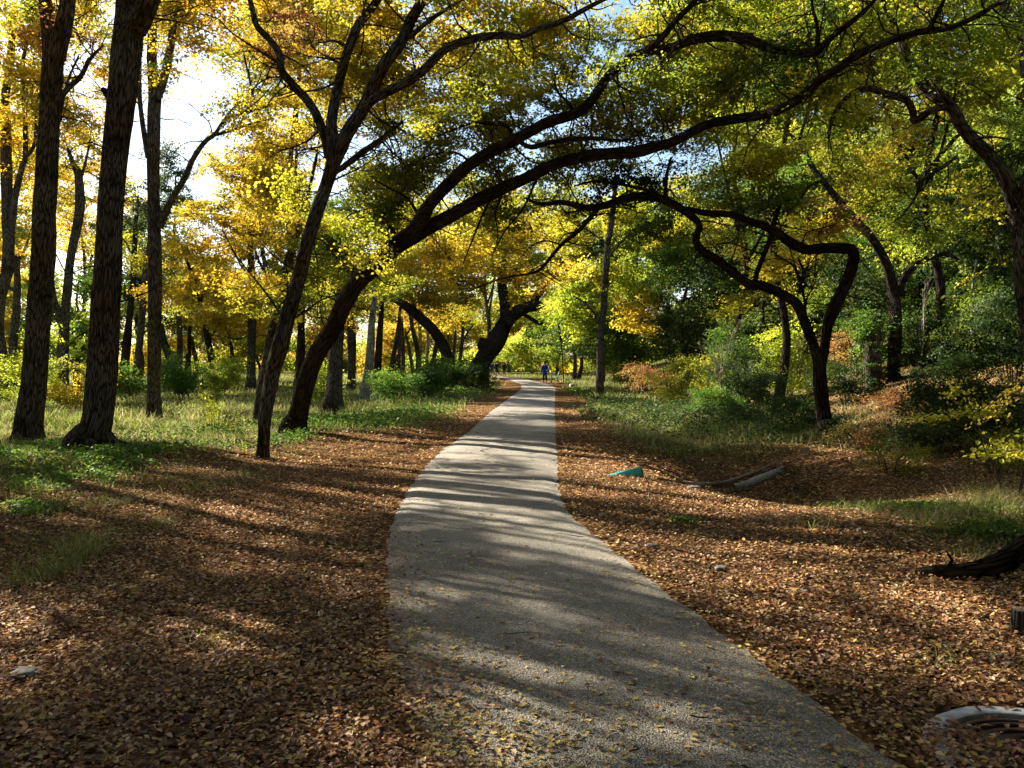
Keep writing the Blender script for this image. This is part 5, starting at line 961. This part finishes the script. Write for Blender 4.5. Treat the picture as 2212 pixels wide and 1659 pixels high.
# ------------------------------------------------------------------ bench (faces the path)
bx, by = at(1198, 68); g = float(H(bx, by)); t = thing('park_bench', 'dark green slatted bench beside the path, seen from its end', 'bench', (bx, by, g))
def slats(name, zs, mat):
    G = Geo()
    for (dx, dz, rot) in zs: G.box((bx + dx, by, g + dz), (.085, 1.5, .03), (0, rot, 0), .006)
    G.build(name, mat, t, False)
slats('seat', [(-.22 + .10 * k, .45 - .008 * k, .08) for k in range(5)], GREENP)
slats('backrest', [(.27 + .035 * k, .56 + .105 * k, R(70)) for k in range(4)], GREENP)
for e in (-.68, .68):
    G = Geo()
    G.tube([(bx - .27, by + e, g), (bx - .25, by + e, g + .22), (bx - .26, by + e, g + .44), (bx - .27, by + e, g + .62)], [.028, .022, .024, .02], 8)
    G.tube([(bx + .33, by + e, g), (bx + .25, by + e, g + .25), (bx + .24, by + e, g + .44), (bx + .33, by + e, g + .70), (bx + .40, by + e, g + .95)], [.028, .024, .026, .024, .02], 8)
    G.tube([(bx - .27, by + e, g + .42), (bx + .24, by + e, g + .40)], [.022, .022], 8); G.tube([(bx - .32, by + e, g + .63), (bx, by + e, g + .66), (bx + .31, by + e, g + .65)], [.024, .022, .02], 8)
    G.build('end_frame', IRONB, t)

# ------------------------------------------------------------------ people
def skin_mesh(name, joints, edges, mat, parent, sub=2):
    me = bpy.data.meshes.new(name); names = list(joints); me.from_pydata([joints[k][0] for k in names], [(names.index(a), names.index(b)) for a, b in edges], [])
    o = bpy.data.objects.new(name, me); COL.objects.link(o)
    m = o.modifiers.new('skin', 'SKIN'); m.use_smooth_shade = True
    for i, k in enumerate(names):
        sv = me.skin_vertices[0].data[i]; r = joints[k][1]; sv.radius = (r, r) if not isinstance(r, tuple) else r; sv.use_root = (i == 0)
    s_ = o.modifiers.new('subdivision', 'SUBSURF'); s_.levels = s_.render_levels = sub
    me.materials.append(mat); o.parent = parent; return o
def flat_cloth(m):
    for n in m.node_tree.nodes:
        if n.type == 'BSDF_PRINCIPLED': n.inputs['Specular IOR Level'].default_value = .08
for m_ in (BLACK, NAVY, BLUE, HAIR): flat_cloth(m_)
def person(label, x, y, h, face, top, legs, shoes, stride=.20, long_top=0.0, hair_len=0.0, skirt=None, bare_calf=False, group=None):
    t = thing('person', label, 'person', (x, y, max(float(H(x, y)), .03))); t.rotation_euler[2] = face; bpy.context.view_layer.update()
    k = h / 1.75; J = {}
    def j(n, x_, y_, z_, r): J[n] = ((x_ * k, y_ * k, z_ * k), r * k if not isinstance(r, tuple) else (r[0] * k, r[1] * k))
    st = stride
    j('pelvis', 0, 0, .94, (.115, .09)); j('waist', 0, 0, 1.10, (.12, .09)); j('chest', 0, .01, 1.32, (.15, .10)); j('neckbase', 0, .0, 1.46, .062); j('neck', 0, .01, 1.52, .05); j('jaw', 0, .025, 1.585, .062); j('head', 0, .015, 1.66, .078); j('crown', 0, .0, 1.725, .058)
    for s_, sg in (('l', -1), ('r', 1)):
        a = st * sg
        j('hip' + s_, .09 * sg, 0, .88, .085); j('knee' + s_, .095 * sg, a * .55 + .04, .49, .056); j('calf' + s_, .095 * sg, a * .8, .30, .052); j('ankle' + s_, .095 * sg, a, .09, .036); j('toe' + s_, .105 * sg, a + .15, .03, .032)
        j('sh' + s_, .165 * sg, 0, 1.405, .050); j('elb' + s_, .225 * sg, -a * .35 - .03, 1.14, .040); j('wr' + s_, .245 * sg, -a * .75 + .04, .90, .026); j('palm' + s_, .255 * sg, -a * .85 + .06, .83, .032)
        for f, (dx, L) in enumerate(((.025, .075), (.009, .085), (-.008, .08), (-.024, .062))): j('f%d' % f + s_, .255 * sg + dx * .3, -a * .85 + .06 + dx, .83 - L, .010)
        j('th' + s_, .235 * sg, -a * .85 + .10, .79, .011)
    j('nose', 0, .118, 1.635, .014); j('earl', -.082, .01, 1.64, .016); j('earr', .082, .01, 1.64, .016)
    E_ = [('pelvis', 'waist'), ('waist', 'chest'), ('chest', 'neckbase'), ('neckbase', 'neck'), ('neck', 'jaw'), ('jaw', 'head'), ('head', 'crown'), ('head', 'nose'), ('head', 'earl'), ('head', 'earr')]
    for s_ in 'lr': E_ += [('pelvis', 'hip' + s_), ('hip' + s_, 'knee' + s_), ('knee' + s_, 'calf' + s_), ('calf' + s_, 'ankle' + s_), ('ankle' + s_, 'toe' + s_), ('chest', 'sh' + s_), ('sh' + s_, 'elb' + s_), ('elb' + s_, 'wr' + s_), ('wr' + s_, 'palm' + s_)] + [('palm' + s_, 'f%d' % f + s_) for f in range(4)] + [('palm' + s_, 'th' + s_)]
    skin_mesh('body', J, E_, SKIN, t, 1)
    def sub(names, grow_, extra=None):
        d = {n: (J[n][0], tuple(v + grow_ * k for v in (J[n][1] if isinstance(J[n][1], tuple) else (J[n][1],) * 2))) for n in names}
        if extra: d.update(extra)
        return d
    up = ['pelvis', 'waist', 'chest', 'neckbase'] + [n + s_ for s_ in 'lr' for n in ('sh', 'elb', 'wr')]
    ex = {}; ee = [('pelvis', 'waist'), ('waist', 'chest'), ('chest', 'neckbase')] + [(a + s_, b + s_) for s_ in 'lr' for a, b in (('sh', 'elb'), ('elb', 'wr'))] + [('chest', 'shl'), ('chest', 'shr')]
    ex['hem'] = ((0, 0, (.86 - long_top) * k), (.168 + .03 * (long_top > .2)) * k); ee.append(('pelvis', 'hem'))
    ex['pelvis'] = ((0, 0, .94 * k), .158 * k); ex['waist'] = ((0, 0, 1.10 * k), .142 * k); ex['chest'] = ((0, .0, 1.32 * k), .160 * k)
    skin_mesh('jacket', sub(up, .018, ex), ee, top, t, 2)
    low = ['pelvis'] + [n + s_ for s_ in 'lr' for n in (('hip', 'knee') if bare_calf else ('hip', 'knee', 'calf'))]
    ee = [('pelvis', 'hip' + s_) for s_ in 'lr'] + [('hip' + s_, 'knee' + s_) for s_ in 'lr'] + ([] if bare_calf else [('knee' + s_, 'calf' + s_) for s_ in 'lr'])
    tr_ = sub(low, .014); tr_['pelvis'] = ((0, 0, .88 * k), .125 * k)
    for s_ in 'lr': tr_['hip' + s_] = ((J['hip' + s_][0][0], 0, .84 * k), .094 * k)
    skin_mesh('trousers', tr_, ee, legs, t, 2)
    for s_ in 'lr':
        a = J['ankle' + s_][0]; b_ = J['toe' + s_][0]
        skin_mesh('shoe', {'a': ((a[0], a[1] - .03 * k, .05 * k), .042 * k), 'm': ((a[0], a[1] + .06 * k, .045 * k), .040 * k), 'b': ((b_[0], b_[1] + .02 * k, .038 * k), .034 * k)}, [('a', 'm'), ('m', 'b')], shoes, t, 1)
    hv = []; nu, nv = 16, 11
    for a in range(nv):
        th = math.pi * a / (nv - 1)
        for b in range(nu):
            f = 2 * math.pi * b / nu; lo = max(0, -math.cos(th)) * (hair_len / .125)
            hv.append(((.094 - .02 * lo) * math.sin(th) * math.cos(f) * k, (-.028 + .098 * math.sin(th) * math.sin(f) * (1 - .3 * min(lo, 1)) - .03 * min(lo, 1)) * k, (1.685 + .105 * math.cos(th) - lo * .125) * k))
    ho = mesh_obj('hair', hv, [[a * nu + b, a * nu + (b + 1) % nu, (a + 1) * nu + (b + 1) % nu, (a + 1) * nu + b][::-1] for a in range(nv - 1) for b in range(nu)], HAIR, smooth=True)
    ho.parent = t
    return t
x, y = at(1177, 61); person('walker in a bright blue jacket and dark leggings, seen from behind on the path', x, y, 1.72, 0, BLUE, BLACK, WHITE, .16)
x, y = at(1073, 99); person('distant walker in a dark knee length coat, left of the pair', x, y, 1.78, R(8), BLACK, BLACK, BLACK, .12, long_top=.36, bare_calf=True)
x, y = at(1089, 99); person('distant walker with long dark hair, right of the pair', x, y, 1.74, R(8), BLACK, BLACK, BLACK, .14, long_top=.08, hair_len=.25)
x, y = at(1063, 108); person('farthest walker in a navy top, half hidden by the oak', x, y, 1.75, R(180), NAVY, NAVY, WHITE, .10)
